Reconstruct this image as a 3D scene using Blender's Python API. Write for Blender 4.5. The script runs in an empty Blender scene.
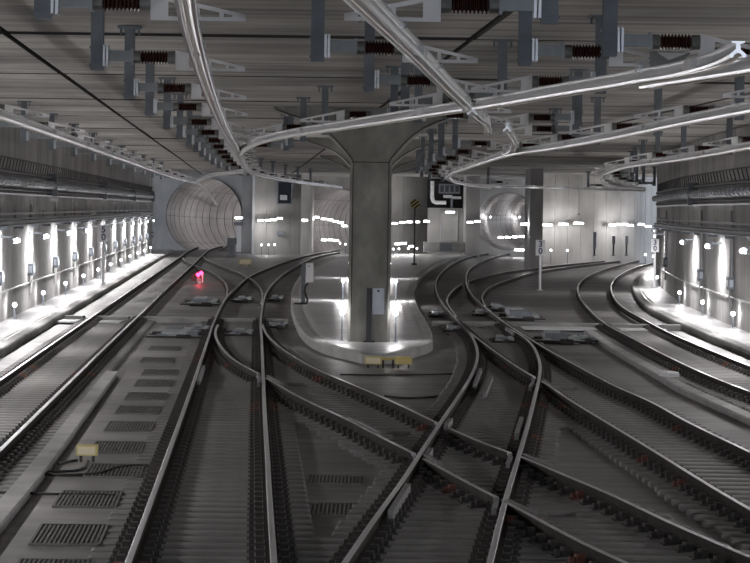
import bpy, math, random
from mathutils import Vector, Matrix
random.seed(7)
PI = math.pi
sc = bpy.context.scene
COL = sc.collection

# ------------------------------------------------------------------ camera, world, exposure
F, H, YH, CX = 2700.0, 3.65, 208.8, 375.0        # focal length (px), eye height (m), horizon row, centre column
ROLL = math.radians(0.8)                          # the photograph is held slightly tilted
RC, RS = math.cos(ROLL), math.sin(ROLL)
cam = bpy.data.cameras.new('camera')
cam.sensor_width = 36.0
cam.lens = F / 750.0 * 36.0
cam.shift_y = -(281.5 - YH) / 750.0
cam.clip_start, cam.clip_end = 0.5, 900.0
camo = bpy.data.objects.new('camera', cam)
COL.objects.link(camo)
camo.matrix_world = Matrix.Translation((0, 0, H)) @ Matrix.Rotation(PI / 2, 4, 'X') @ Matrix.Rotation(ROLL, 4, 'Z')
sc.camera = camo

world = bpy.data.worlds.new('world')
sc.world = world
world.use_nodes = True
world.node_tree.nodes['Background'].inputs[0].default_value = (0.80, 0.86, 1.0, 1)
world.node_tree.nodes['Background'].inputs[1].default_value = 1.9

sc.view_settings.view_transform = 'Standard'
sc.view_settings.look = 'None'
sc.view_settings.gamma = 1.0
sc.view_settings.use_curve_mapping = False
sc.view_settings.exposure = 1.15
UPPER_W, LOWER_W, BACK_W, BORE_W = 225.0, 15.0, 21.0, 70.0
LAMP_COL = (1.0, 0.97, 0.98)

# ------------------------------------------------------------------ materials
def mat(name, col, rough=0.8, metal=0.0, var=0.0, scale=(1, 1, 1), bump=0.0, col2=None, emit=None, spec=0.5, detail=5.0, grime=0.0):
    m = bpy.data.materials.new(name)
    m.use_nodes = True
    nt = m.node_tree
    b = nt.nodes['Principled BSDF']
    b.inputs['Base Color'].default_value = (*col, 1)
    b.inputs['Roughness'].default_value = rough
    b.inputs['Metallic'].default_value = metal
    b.inputs['Specular IOR Level'].default_value = spec
    if emit:
        b.inputs['Emission Color'].default_value = (*col, 1)
        b.inputs['Emission Strength'].default_value = emit
    if var > 0 or bump > 0:
        tc = nt.nodes.new('ShaderNodeTexCoord')
        mp = nt.nodes.new('ShaderNodeMapping')
        mp.inputs['Scale'].default_value = scale
        nt.links.new(tc.outputs['Object'], mp.inputs['Vector'])
        n = nt.nodes.new('ShaderNodeTexNoise')
        n.inputs['Scale'].default_value = 1.0
        n.inputs['Detail'].default_value = detail
        n.inputs['Roughness'].default_value = 0.62
        nt.links.new(mp.outputs[0], n.inputs['Vector'])
        r = nt.nodes.new('ShaderNodeValToRGB')
        c2 = col2 or tuple(max(0, c * (1 - var)) for c in col)
        c1 = tuple(min(1, c * (1 + var)) for c in col)
        r.color_ramp.elements[0].position = 0.3
        r.color_ramp.elements[1].position = 0.7
        r.color_ramp.elements[0].color = (*c2, 1)
        r.color_ramp.elements[1].color = (*c1, 1)
        nt.links.new(n.outputs['Fac'], r.inputs[0])
        out = r.outputs[0]
        if grime > 0:
            n2 = nt.nodes.new('ShaderNodeTexNoise')
            n2.inputs['Scale'].default_value = 0.35
            n2.inputs['Detail'].default_value = 6
            nt.links.new(tc.outputs['Object'], n2.inputs['Vector'])
            mr = nt.nodes.new('ShaderNodeMapRange')
            mr.inputs[1].default_value = 0.35
            mr.inputs[2].default_value = 0.65
            mr.inputs[3].default_value = 1 - grime
            mr.inputs[4].default_value = 1.0 + grime * 0.3
            nt.links.new(n2.outputs['Fac'], mr.inputs[0])
            mx = nt.nodes.new('ShaderNodeMix')
            mx.data_type = 'RGBA'
            mx.blend_type = 'MULTIPLY'
            mx.inputs[0].default_value = 1.0
            nt.links.new(out, mx.inputs[6])
            nt.links.new(mr.outputs[0], mx.inputs[7])
            out = mx.outputs[2]
        nt.links.new(out, b.inputs['Base Color'])
        if bump > 0:
            bp = nt.nodes.new('ShaderNodeBump')
            bp.inputs['Strength'].default_value = bump
            bp.inputs['Distance'].default_value = 0.02
            nt.links.new(n.outputs['Fac'], bp.inputs['Height'])
            nt.links.new(bp.outputs[0], b.inputs['Normal'])
    return m

M = dict(
    floor=mat('track_bed_concrete', (0.225, 0.22, 0.213), 0.5, 0, 0.35, (0.5, 2.2, 1), 0.3, grime=0.3),
    slab=mat('infill_slab_concrete', (0.28, 0.274, 0.265), 0.48, 0, 0.28, (0.6, 1.6, 1), 0.25, grime=0.25),
    sleeper=mat('sleeper_concrete', (0.238, 0.233, 0.225), 0.5, 0, 0.30, (1.5, 1.5, 1.5), 0.3),
    ceiling=mat('ceiling_concrete', (0.42, 0.40, 0.37), 0.85, 0, 0.5, (0.10, 2.6, 1), 0.4, grime=0.35, detail=7),
    wall=mat('wall_concrete', (0.44, 0.435, 0.425), 0.8, 0, 0.25, (1.0, 0.9, 0.12), 0.3, grime=0.25),
    backwall=mat('back_wall_concrete', (0.46, 0.455, 0.44), 0.8, 0, 0.2, (0.6, 0.6, 0.1), 0.3, grime=0.2),
    pillar=mat('pillar_concrete', (0.30, 0.30, 0.275), 0.75, 0, 0.3, (1.6, 1.6, 0.9), 0.3, grime=0.3),
    platform=mat('platform_concrete', (0.52, 0.52, 0.525), 0.38, 0, 0.2, (0.5, 1.4, 1), 0.2, grime=0.15),
    kerb=mat('kerb_concrete', (0.40, 0.40, 0.39), 0.75, 0, 0.25, (1.2, 0.8, 2), 0.3),
    kerb_line=mat('pale_kerb_band', (0.62, 0.62, 0.61), 0.7, 0, 0.12, (1, 1, 1)),
    ring=mat('tunnel_ring_concrete', (0.56, 0.54, 0.53), 0.45, 0, 0.2, (0.8, 0.8, 0.8), 0.2),
    joint=mat('dark_joint', (0.06, 0.057, 0.054), 0.9),
    railtop=mat('polished_rail_head', (0.88, 0.88, 0.90), 0.30, 0.8, 0.08, (3, 3, 3)),
    railside=mat('rusty_rail_side', (0.040, 0.034, 0.031), 0.8, 0.0, 0.4, (4, 4, 4), spec=0.15),
    plate=mat('dark_baseplate', (0.060, 0.054, 0.050), 0.7, 0.2, 0.35, (6, 6, 6)),
    rustplate=mat('rusty_red_clip', (0.16, 0.06, 0.04), 0.7, 0.2, 0.35, (6, 6, 6)),
    guard=mat('grey_guard_rail', (0.24, 0.24, 0.24), 0.6, 0.3, 0.15, (3, 3, 3)),
    alu=mat('bright_aluminium', (0.92, 0.93, 0.95), 0.32, 0.9, 0.06, (2, 2, 2)),
    bracket=mat('pale_bracket_alloy', (0.82, 0.82, 0.82), 0.5, 0.1, 0.08, (4, 4, 4)),
    copper=mat('contact_wire_metal', (0.55, 0.50, 0.46), 0.5, 1.0),
    post=mat('galvanised_post', (0.165, 0.185, 0.205), 0.55, 0.35, 0.2, (3, 3, 3)),
    arm=mat('galvanised_arm', (0.26, 0.28, 0.29), 0.5, 0.4, 0.15, (3, 3, 3)),
    insul=mat('brown_red_porcelain', (0.055, 0.018, 0.016), 0.22, 0.0, 0.2, (3, 3, 3)),
    cap=mat('insulator_cap_iron', (0.22, 0.225, 0.215), 0.5, 0.5, 0.15, (3, 3, 3)),
    galv=mat('galvanised_steel', (0.60, 0.62, 0.64), 0.42, 0.7, 0.12, (2, 2, 2)),
    duct=mat('ribbed_metal_duct', (0.30, 0.32, 0.345), 0.55, 0.4, 0.12, (1, 1, 1)),
    darkpipe=mat('dark_pipe', (0.06, 0.063, 0.068), 0.5, 0.3),
    cable=mat('black_cable', (0.02, 0.02, 0.021), 0.5),
    box=mat('grey_blue_box', (0.20, 0.22, 0.25), 0.5, 0.2, 0.15, (3, 3, 3)),
    machine=mat('machine_grey_paint', (0.22, 0.245, 0.275), 0.45, 0.1, 0.25, (3, 3, 3)),
    machine2=mat('machine_pale_paint', (0.40, 0.435, 0.445), 0.45, 0.1, 0.2, (3, 3, 3)),
    white=mat('white_enamel', (0.80, 0.81, 0.83), 0.45),
    paleblue=mat('pale_blue_plate', (0.55, 0.60, 0.68), 0.5),
    navy=mat('navy_lettering', (0.03, 0.04, 0.13), 0.5),
    yellow=mat('yellow_paint', (0.62, 0.52, 0.20), 0.5, 0, 0.15, (6, 6, 6)),
    cream=mat('cream_panel', (0.78, 0.70, 0.50), 0.5),
    grate_bar=mat('grating_steel', (0.17, 0.166, 0.16), 0.6, 0.1, 0.2, (5, 5, 5)),
    grate_gap=mat('grating_gap', (0.085, 0.084, 0.08), 0.9),
    black=mat('black_paint', (0.015, 0.015, 0.015), 0.5),
    dark=mat('dark_recess', (0.03, 0.032, 0.036), 0.8),
    darkcol=mat('dark_concrete_pier', (0.30, 0.30, 0.30), 0.8, 0, 0.2, (1, 1, 0.3)),
    glass=mat('dark_window_glass', (0.03, 0.035, 0.045), 0.5, spec=0.1),
    lampbody=mat('lamp_housing', (0.5, 0.52, 0.55), 0.5, 0.2),
    lamp=mat('lit_lamp_lens', (1.0, 0.98, 0.99), 0.5, emit=6.0),
    red=mat('lit_red_signal_lens', (1.0, 0.02, 0.08), 0.4, emit=7.0),
)

# ------------------------------------------------------------------ geometry helpers
class MB:
    def __init__(s): s.v = []; s.f = []; s.mi = []; s.mats = []
    def mid(s, m):
        if m not in s.mats: s.mats.append(m)
        return s.mats.index(m)
    def face(s, idx, m): s.f.append(idx); s.mi.append(s.mid(m))
    def hexa(s, p, m):            # 8 points: bottom ring then top ring
        b = len(s.v); s.v += [tuple(q) for q in p]
        for q in ((3, 2, 1, 0), (4, 5, 6, 7), (0, 1, 5, 4), (1, 2, 6, 5), (2, 3, 7, 6), (3, 0, 4, 7)):
            s.face([b + i for i in q], m)
    def box(s, c, d, m, rz=0.0):
        x, y, z = c; a, b_, h = d[0] / 2, d[1] / 2, d[2] / 2
        cs, sn = math.cos(rz), math.sin(rz)
        P_ = []
        for k in (-h, h):
            for (u, w) in ((-a, -b_), (a, -b_), (a, b_), (-a, b_)):
                P_.append((x + u * cs - w * sn, y + u * sn + w * cs, z + k))
        s.hexa(P_, m)
    def bevel_box(s, c, d, m, bv=0.02):
        x, y, z = c; a, b_, h = d[0] / 2, d[1] / 2, d[2] / 2
        s.box((x, y, z - bv / 2), (d[0], d[1], d[2] - bv), m)
        P_ = [(x + u * a, y + w * b_, z + h - bv) for (u, w) in ((-1, -1), (1, -1), (1, 1), (-1, 1))]
        P_ += [(x + u * (a - bv), y + w * (b_ - bv), z + h) for (u, w) in ((-1, -1), (1, -1), (1, 1), (-1, 1))]
        s.hexa(P_, m)
    def beam(s, p, q, t, m, h=None):      # square bar between two points
        p, q = Vector(p), Vector(q); d = (q - p).normalized()
        up = Vector((0, 0, 1)) if abs(d.z) < 0.95 else Vector((0, 1, 0))
        r = d.cross(up).normalized() * t / 2; u = r.cross(d).normalized() * (h or t) / 2
        s.hexa([p - r - u, p + r - u, q + r - u, q - r - u, p - r + u, p + r + u, q + r + u, q - r + u], m)
    def lathe(s, o, ax, prof, m, n=12, cap=True):   # prof: (distance along axis, radius[, material])
        o = Vector(o); ax = Vector(ax).normalized()
        up = Vector((0, 0, 1)) if abs(ax.z) < 0.9 else Vector((1, 0, 0))
        e1 = ax.cross(up).normalized(); e2 = ax.cross(e1)
        b = len(s.v)
        for pr in prof:
            for k in range(n):
                a = 2 * PI * k / n
                s.v.append(tuple(o + ax * pr[0] + (e1 * math.cos(a) + e2 * math.sin(a)) * pr[1]))
        for i in range(len(prof) - 1):
            mm = prof[i][2] if len(prof[i]) > 2 else m
            for k in range(n):
                k2 = (k + 1) % n
                s.face([b + i * n + k, b + i * n + k2, b + (i + 1) * n + k2, b + (i + 1) * n + k], mm)
        if cap:
            s.face([b + k for k in range(n)][::-1], m)
            e = b + (len(prof) - 1) * n
            s.face([e + k for k in range(n)], m)
    def cyl(s, p, q, r, m, n=10):
        p, q = Vector(p), Vector(q)
        s.lathe(p, q - p, [(0, r), ((q - p).length, r)], m, n)
    def sphere(s, c, r, m, n=10):
        s.lathe((c[0], c[1], c[2] - r), (0, 0, 1), [(r - r * math.cos(PI * i / 6), max(0.002, r * math.sin(PI * i / 6))) for i in range(7)], m, n)
    def sweep(s, pts, prof, m, closed=True, cap=True, normals=None):  # prof (u right, w up); m: material or one per edge
        pts = [Vector(p) for p in pts]
        n = len(prof); b = len(s.v)
        for i, p in enumerate(pts):
            t = (pts[min(i + 1, len(pts) - 1)] - pts[max(i - 1, 0)])
            r = Vector((t.y, -t.x, 0)).normalized()
            for (u, w) in prof:
                s.v.append((p.x + r.x * u, p.y + r.y * u, p.z + w))
        ne = n if closed else n - 1
        for i in range(len(pts) - 1):
            for k in range(ne):
                k2 = (k + 1) % n
                mm = m[k] if isinstance(m, (list, tuple)) else m
                s.face([b + i * n + k, b + i * n + k2, b + (i + 1) * n + k2, b + (i + 1) * n + k], mm)
        if closed and cap:
            mm = m[0] if isinstance(m, (list, tuple)) else m
            s.face([b + k for k in range(n)][::-1], mm)
            e = b + (len(pts) - 1) * n
            s.face([e + k for k in range(n)], mm)
    def prism(s, poly, z0, z1, m, mside=None):       # flat polygon in xy
        b = len(s.v); n = len(poly)
        for z in (z0, z1):
            s.v += [(p[0], p[1], z) for p in poly]
        s.face([b + k for k in range(n)][::-1], m); s.face([b + n + k for k in range(n)], m)
        for k in range(n):
            k2 = (k + 1) % n
            s.face([b + k, b + k2, b + n + k2, b + n + k], mside or m)
    def mesh(s, name, smooth=False):
        me = bpy.data.meshes.new(name)
        me.from_pydata(s.v, [], s.f)
        for m in s.mats: me.materials.append(m)
        me.polygons.foreach_set('material_index', s.mi)
        if smooth: me.polygons.foreach_set('use_smooth', [True] * len(me.polygons))
        me.update()
        return me
    def obj(s, name, parent=None, loc=(0, 0, 0), rz=0, smooth=False):
        return link(name, s.mesh(name, smooth), parent, loc, rz)

def link(name, me, parent=None, loc=(0, 0, 0), rz=0):
    o = bpy.data.objects.new(name, me)
    COL.objects.link(o)
    o.parent = parent
    o.location = loc
    o.rotation_euler = (0, 0, rz)
    return o
def thing(name, label, cat, loc=(0, 0, 0), rz=0, group=None):
    o = link(name, None, None, loc, rz)
    o.empty_display_size = 0.2
    return tag(o, label, cat, group)
def tag(o, label, cat, group=None):
    o['label'] = label; o['category'] = cat
    if group: o['group'] = group
    return o
def struct(o, label=None):
    o['kind'] = 'structure'
    if label: o['label'] = label
    return o
def copy_tree(root, loc, label, rz=None, group=None):
    r = root.copy(); COL.objects.link(r); r.location = loc; r['label'] = label
    if rz is not None: r.rotation_euler = (0, 0, rz)
    if group: r['group'] = group
    for ch in root.children:
        c = ch.copy(); COL.objects.link(c); c.parent = r
        for g in ch.children:
            d = g.copy(); COL.objects.link(d); d.parent = c
    return r
ORD = ['first', 'second', 'third', 'fourth', 'fifth', 'sixth', 'seventh', 'eighth', 'ninth', 'tenth', 'eleventh', 'twelfth', 'thirteenth',
       'fourteenth', 'fifteenth', 'sixteenth', 'seventeenth', 'eighteenth', 'nineteenth', 'twentieth', 'twenty-first', 'twenty-second',
       'twenty-third', 'twenty-fourth', 'twenty-fifth']

def lev(px, py):                          # undo the tilt of the picture
    u, v = px - CX, YH - py
    return u * RC - v * RS, u * RS + v * RC
def U(px, py, z=0.0):                     # a surveyed point: picture position + known height -> place in the hall
    u, v = lev(px, py)
    D = F * (z - H) / v
    return Vector((u * D / F, D, z))
def UD(px, D, z):
    v = (z - H) * F / D
    return Vector((((px - CX) - v * RS) / RC * D / F, D, z))
def zy(y, D, px=CX): return H + lev(px, y)[1] * D / F
def spline(pp, step=6.0):                 # Catmull-Rom through 2-D survey points
    out = []
    n = len(pp)
    for i in range(n - 1):
        p0 = pp[i - 1] if i else tuple(2 * a - b for a, b in zip(pp[0], pp[1]))
        p1, p2 = pp[i], pp[i + 1]
        p3 = pp[i + 2] if i + 2 < n else tuple(2 * a - b for a, b in zip(pp[-1], pp[-2]))
        L = math.hypot(p2[0] - p1[0], p2[1] - p1[1]); k = max(1, int(L / step))
        # centripetal tangents
        def dt(a, b): return max(1e-3, math.hypot(a[0] - b[0], a[1] - b[1]) ** 0.5)
        t0, t1, t2 = dt(p0, p1), dt(p1, p2), dt(p2, p3)
        m1 = [(p2[j] - p1[j]) + t1 * ((p1[j] - p0[j]) / t0 - (p2[j] - p0[j]) / (t0 + t1)) for j in range(len(p1))]
        m2 = [(p2[j] - p1[j]) + t1 * ((p3[j] - p2[j]) / t2 - (p3[j] - p1[j]) / (t1 + t2)) for j in range(len(p1))]
        for q in range(k):
            t = q / k
            h00, h10, h01, h11 = 2*t**3 - 3*t**2 + 1, t**3 - 2*t**2 + t, -2*t**3 + 3*t**2, t**3 - t**2
            out.append(tuple(h00 * p1[j] + h10 * m1[j] + h01 * p2[j] + h11 * m2[j] for j in range(len(p1))))
    out.append(tuple(pp[-1]))
    return out
def ground(pp, z=0.0, near=None, step=6.0):     # survey polyline (near end first) -> world polyline; near: carry on straight to that distance
    w = [U(x, y, z) for (x, y) in spline(pp, step)]
    if near is not None and w[0].y > near:
        d = (w[0] - w[min(6, len(w) - 1)]); d /= abs(d.y)
        w.insert(0, w[0] + d * (w[0].y - near))
    return w
def at_y(w, y):                            # x of a polyline at distance y (None when it does not reach)
    for a, b in zip(w, w[1:]):
        if (a.y - y) * (b.y - y) <= 0 and abs(a.y - b.y) > 1e-6:
            t = (y - a.y) / (b.y - a.y)
            return a.x + (b.x - a.x) * t, math.atan2(-(b.x - a.x), (b.y - a.y)) if b.y > a.y else math.atan2((b.x - a.x), -(b.y - a.y))
    return None

# ------------------------------------------------------------------ the hall shell
FLOOR_Z, PLAT_Z, CEIL_Z = -0.25, -0.02, 6.42
def XL(D): return -7.57 - 0.0474 * D
_b = [U(733, 326.5, PLAT_Z), U(702, 313, PLAT_Z), U(681, 303, PLAT_Z), U(668, 293.5, PLAT_Z), U(659, 285, PLAT_Z), U(655.5, 277, PLAT_Z)]
RW = [(-15, _b[0].x - 1.0), (20, _b[0].x - 0.8), (50, _b[0].x - 0.55), (70, _b[0].x - 0.3)] + [(p.y, p.x) for p in _b]
_s = 0.11
for _k in range(1, 6):
    RW.append((RW[-1][0] + 15, RW[-1][1] + 15 * (_s + 0.015 * _k)))
def XR(D):
    for (a, xa), (b, xb) in zip(RW, RW[1:]):
        if a <= D <= b:
            return xa + (xb - xa) * (D - a) / (b - a)
    return RW[-1][1]
def left_line(D0, D1, off, z, step=12.0):
    n = max(1, int(abs(D1 - D0) / step)); return [Vector((XL(D0 + (D1 - D0) * i / n) + off, D0 + (D1 - D0) * i / n, z)) for i in range(n + 1)]
def right_line(D0, D1, off, z, step=5.0):
    n = max(1, int(abs(D1 - D0) / step)); return [Vector((XR(D0 + (D1 - D0) * i / n) - off, D0 + (D1 - D0) * i / n, z)) for i in range(n + 1)]

b = MB(); b.box((0, 150, FLOOR_Z - 0.2), (80, 330, 0.4), M['floor'])
struct(b.obj('floor'), 'dark concrete track bed under all the tracks')

# ceiling: concrete panels with recessed joints
ceil = struct(link('ceiling', None), 'grey-brown concrete ceiling of long panels with dark joints')
b = MB(); b.box((0, 150, CEIL_Z + 0.35), (80, 330, 0.3), M['joint']); b.obj('joint_backing', ceil)
rows = [3.5 + 13.5 * i for i in range(-1, 20)]
cols = [-36, -26, -16.5, None, 1.5, 8.5, 17, 27, 36]
for i in range(len(rows) - 1):
    y0, y1 = rows[i] + 0.25, rows[i + 1] - 0.25
    if y0 > 262: break
    xm0, xm1 = -3.98 - 0.0474 * y0, -3.98 - 0.0474 * y1       # the joint that follows the left track
    edges = [(-36, -36), (xm0 - 9.5, xm1 - 9.5), (xm0, xm1), (xm0 + 7.6, xm1 + 7.6), (xm0 + 15.5, xm1 + 15.5), (xm0 + 25, xm1 + 25), (37, 37)]
    for (a0, a1), (c0, c1) in zip(edges, edges[1:]):
        g = 0.06
        dz = random.uniform(0, 0.025)
        q = MB()
        lo = [(a0 + g, y0, CEIL_Z + dz), (c0 - g, y0, CEIL_Z + dz), (c1 - g, y1, CEIL_Z + dz), (a1 + g, y1, CEIL_Z + dz)]
        q.hexa(lo + [(x, y, CEIL_Z + 0.2) for x, y, _ in lo], M['ceiling'])
        for fi in range(1, 6): q.mi[fi] = q.mid(M['joint'])
        q.obj('ceiling_panel', ceil)

# side walls: tall concrete panels with open vertical joints, from the walkway to the ceiling
def wall(name, X, sg, D0, D1, step, label):
    w = struct(link(name, None), label)
    q = MB()
    n = int((D1 - D0) / 3)
    P_ = [(X(D0 + (D1 - D0) * i / n), D0 + (D1 - D0) * i / n) for i in range(n + 1)]
    q.sweep([(x + sg * 0.25, y, 0) for x, y in P_], [(-0.05, FLOOR_Z), (0.05, FLOOR_Z), (0.05, CEIL_Z + 0.3), (-0.05, CEIL_Z + 0.3)], M['joint'])
    q.obj('joint_backing', w)
    D = D0
    while D < D1 - 0.5:
        E = min(D + step, D1)
        k = 3
        q = MB()
        pts = [Vector((X(D + 0.06 + (E - D - 0.12) * i / k), D + 0.06 + (E - D - 0.12) * i / k, 0)) for i in range(k + 1)]
        s_ = sg
        prof = [(0, FLOOR_Z), (s_ * 0.2, FLOOR_Z), (s_ * 0.2, CEIL_Z + 0.1), (0, CEIL_Z + 0.1)]
        q.sweep(pts, prof, M['wall'])
        q.obj('wall_panel', w)
        D = E
    return w
wall('wall_left', XL, -1, -10, 216, 9.8, 'straight left concrete wall with lamps, cable tray and ribbed duct')
wall('wall_right', XR, 1, -10, 206, 9.8, 'curved right concrete wall with lamps, cable tray and ribbed duct')

# walkways and the island platform, edged with kerb blocks
def kerb(parent, pts, side, name='kerb_block', seg=5.0, w=0.30):
    """kerb blocks along a line; side = +1 when the walkway lies to the right of the heading"""
    d = [0.0]
    for a, c in zip(pts, pts[1:]): d.append(d[-1] + (c - a).length)
    def pt(s_):
        for i in range(len(d) - 1):
            if d[i] <= s_ <= d[i + 1] + 1e-6:
                return pts[i].lerp(pts[i + 1], (s_ - d[i]) / max(1e-6, d[i + 1] - d[i]))
        return pts[-1]
    s_ = 0.0
    while s_ < d[-1] - 0.3:
        e = min(s_ + seg, d[-1]); k = 4
        pl = [pt(s_ + 0.012 + (e - s_ - 0.024) * i / k) for i in range(k + 1)]
        a0, a1 = (0, side * w)
        q = MB()
        q.sweep(pl, [(a0, FLOOR_Z), (a1, FLOOR_Z), (a1, PLAT_Z + 0.012), (side * 0.03, PLAT_Z + 0.012), (a0, PLAT_Z - 0.02)], M['kerb'])
        q.obj(name, parent)
        s_ = e
lk = [Vector((-6.15 - 0.0474 * D, D, 0)) for D in range(12, 232, 6)]
ww = struct(link('walkway', None), 'pale concrete walkway along the left wall')
q = MB()
q.prism([(p.x - 0.3, p.y) for p in lk] + [(XL(lk[-1].y), lk[-1].y), (XL(12), 12)], FLOOR_Z, PLAT_Z, M['platform']); q.obj('walkway_slab', ww)
kerb(ww, lk, -1, seg=6.0)
q = MB(); q.sweep([p + Vector((-0.42, 0, PLAT_Z)) for p in lk], [(-0.06, -0.01), (0.06, -0.01), (0.06, 0.006), (-0.06, 0.006)], M['kerb_line']); q.obj('pale_edge_band', ww)

rkp = [(750, 351), (716, 337.6), (683, 324), (664, 315.5), (645, 305), (635.5, 295), (632, 286), (634, 279), (641, 271.5), (653, 265)]
rk = ground(rkp, PLAT_Z, near=14)
for p in rk: p.z = 0
wr = struct(link('walkway', None), 'curving pale concrete walkway along the right wall')
q = MB()
dd = [rk[0].y + (rk[-1].y - rk[0].y) * i / 40 for i in range(41)]
q.prism([(p.x + 0.3, p.y) for p in rk] + [(XR(y), y) for y in dd[::-1]], FLOOR_Z, PLAT_Z, M['platform']); q.obj('walkway_slab', wr)
kerb(wr, rk, 1, seg=6.0)
q = MB(); q.sweep([p + Vector((0.42, 0, PLAT_Z)) for p in rk], [(-0.06, -0.01), (0.06, -0.01), (0.06, 0.006), (-0.06, 0.006)], M['kerb_line']); q.obj('pale_edge_band', wr)

pl_l = [(362, 354.5), (345, 350.5), (326, 346), (309, 338), (300, 329), (294, 317), (291, 306), (291, 298), (294.5, 283.5), (301, 275), (316, 265), (335, 257.5), (352, 253.5)]
pl_r = [(397, 354.5), (419, 347.5), (433, 342), (432, 333), (426, 321), (416.5, 303), (413.5, 293), (414.5, 287), (418, 280), (427, 270.5), (437, 264), (455, 257.5), (472, 254.2)]
PLl, PLr = ground(pl_l, PLAT_Z), ground(pl_r, PLAT_Z)
for p in PLl + PLr: p.z = 0
isl = struct(link('island_platform', None), 'pale island platform tapering to a blunt nose around the central pillar')
q = MB(); q.prism([(p.x + 0.02, p.y + 0.02) for p in PLl] + [(p.x - 0.02, p.y + 0.02) for p in PLr[::-1]], FLOOR_Z, PLAT_Z, M['platform']); q.obj('platform_slab', isl)
kerb(isl, PLl, 1, seg=4.0); kerb(isl, PLr, -1, seg=4.0)
kerb(isl, [PLl[0], PLr[0]], -1, seg=4.0)
for L_, s_ in ((PLl, 1), (PLr, -1)):
    q = MB(); q.sweep([p + Vector((0, 0, PLAT_Z)) for p in L_[8:]], [(s_ * 0.42, -0.01), (s_ * 0.62, -0.01), (s_ * 0.62, 0.008), (s_ * 0.42, 0.008)], M['kerb_line']); q.obj('pale_edge_band', isl)

# ------------------------------------------------------------------ tracks
RP = [(-0.036, 0.0), (-0.028, 0.004), (0.028, 0.004), (0.036, 0.0), (0.036, -0.038), (0.010, -0.052), (0.010, -0.140), (0.075, -0.160), (0.075, -0.172),
      (-0.075, -0.172), (-0.075, -0.160), (-0.010, -0.140), (-0.010, -0.052), (-0.036, -0.038)]
T_, S_ = M['railtop'], M['railside']
RM = [T_, T_, T_, S_, S_, S_, S_, S_, S_, S_, S_, S_, S_, S_]
RM[3] = S_; RM[13] = S_
GP = [(-0.035, 0.015), (0.035, 0.015), (0.035, -0.10), (-0.035, -0.10)]
# every running rail, surveyed near end first; a list of pieces where a crossing cuts it
R = dict(
    L1=[[(0, 380), (60, 338.5), (120, 297.5), (160, 270.5), (180, 256.8), (187, 251.5), (200, 246), (214, 243.3)]],
    L2=[[(0, 450), (60, 391.5), (115, 338), (145, 309.5), (170, 285.5), (192, 265.5), (202, 255.5), (210, 249), (221, 246), (232, 244.5)]],
    C1=[[(226.8, 296), (227.5, 290), (225, 282), (219, 276.5), (211, 271.5), (195, 265.2)], [(192.5, 264.3), (185, 260.8), (182.2, 257.5)]],
    C2=[[(261.5, 303), (262.6, 293), (260, 287), (255, 281.5), (249.8, 278)], [(246.5, 276.2), (236, 271.2), (225, 267), (215, 263.5), (206, 259.3), (203, 256.5)]],
    A=[[(128, 563), (154, 493), (180, 421), (197.5, 371), (208, 339.5), (215, 319), (226.5, 297), (238, 286), (248, 277.2), (266, 268.6), (290, 260), (316, 253.2), (340, 249.5)]],
    B=[[(274, 563), (270, 505), (267.5, 458), (265, 420), (263, 372), (261.6, 339), (260.6, 322), (262, 309), (266, 293), (275, 281), (290, 269.5), (316, 256.8), (340, 251.8)]],
    D1=[[(625, 562.5), (600, 551), (572, 538), (535, 517.5), (505, 500.8)], [(496, 497), (460, 478.5), (425, 459)], [(414, 453.5), (378, 435.5), (350, 420.5), (320, 407), (292, 393), (267, 378)], [(259, 373.5), (255, 371.5), (242, 365), (228.5, 355.5), (218, 342), (214.8, 333), (218, 324.5)]],
    D2=[[(750, 557), (661.6, 519), (611, 494), (560, 473.5), (523, 456.5)], [(510, 452.5), (490, 446), (450, 428.5)], [(436, 422.5), (412, 410.5), (375, 394), (337, 378), (320, 371), (299.5, 360), (281, 348), (271, 339.5), (265.5, 333), (262.3, 324.5)]],
    P=[[(345, 562.5), (376.7, 516), (399, 486), (416, 460), (438, 426.5), (456, 400), (466, 385), (474, 370), (477.8, 355.5), (475, 342), (468.5, 331), (457, 320), (444, 305), (436.5, 292), (436, 281), (444, 269.5), (461, 259.3), (480, 254.3), (502, 250.8)]],
    Q=[[(490, 562.5), (504, 505), (519, 455), (528, 424), (537.6, 385), (540, 373), (539.5, 361), (532, 344), (521, 335), (508, 328)]],
    S=[[(750, 509), (712, 487), (661.6, 455.5), (603, 420), (570, 400), (543, 381.5)], [(534, 377), (513, 364), (489, 347), (472, 334), (459.5, 322.5)]],
    Rr=[[(750, 452), (684, 420), (652, 402), (616, 386.5), (585, 370), (558, 355.5), (540, 345), (519, 332), (509.5, 326), (494.5, 315), (481.5, 304), (470.5, 293), (465.8, 281), (468, 270.5), (478, 263), (494.5, 256.5), (514, 252.3)]],
    E=[[(455.5, 315.5), (446.5, 301), (450, 293), (461, 284)], [(468, 281.2), (483, 276.8), (502, 272.3), (530, 268.6), (547, 266), (585, 262.6), (622, 258.8), (650, 256)]],
    Fr=[[(485, 305), (481.5, 297), (485, 290.5), (494.5, 284.5), (511, 279), (530, 273), (546, 270), (566, 267), (603, 262.6), (631, 259), (652, 257)]],
    G=[[(750, 391.5), (710, 376), (670, 357.5), (635, 339.5), (603, 322), (585, 304.5), (578, 293), (579, 283.5), (588, 276), (603, 269.5), (626, 263), (650, 257.8)]],
    Hh=[[(750, 366), (710, 350), (670, 333), (647, 321), (619, 304), (611.5, 292), (612, 282.6), (621, 274), (634, 267.7), (655, 262)]],
)
NEAR = dict(L1=14, L2=14, A=15, B=15, D1=20, D2=20, P=18, Q=18, S=22, Rr=22, G=28, Hh=28)
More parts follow.
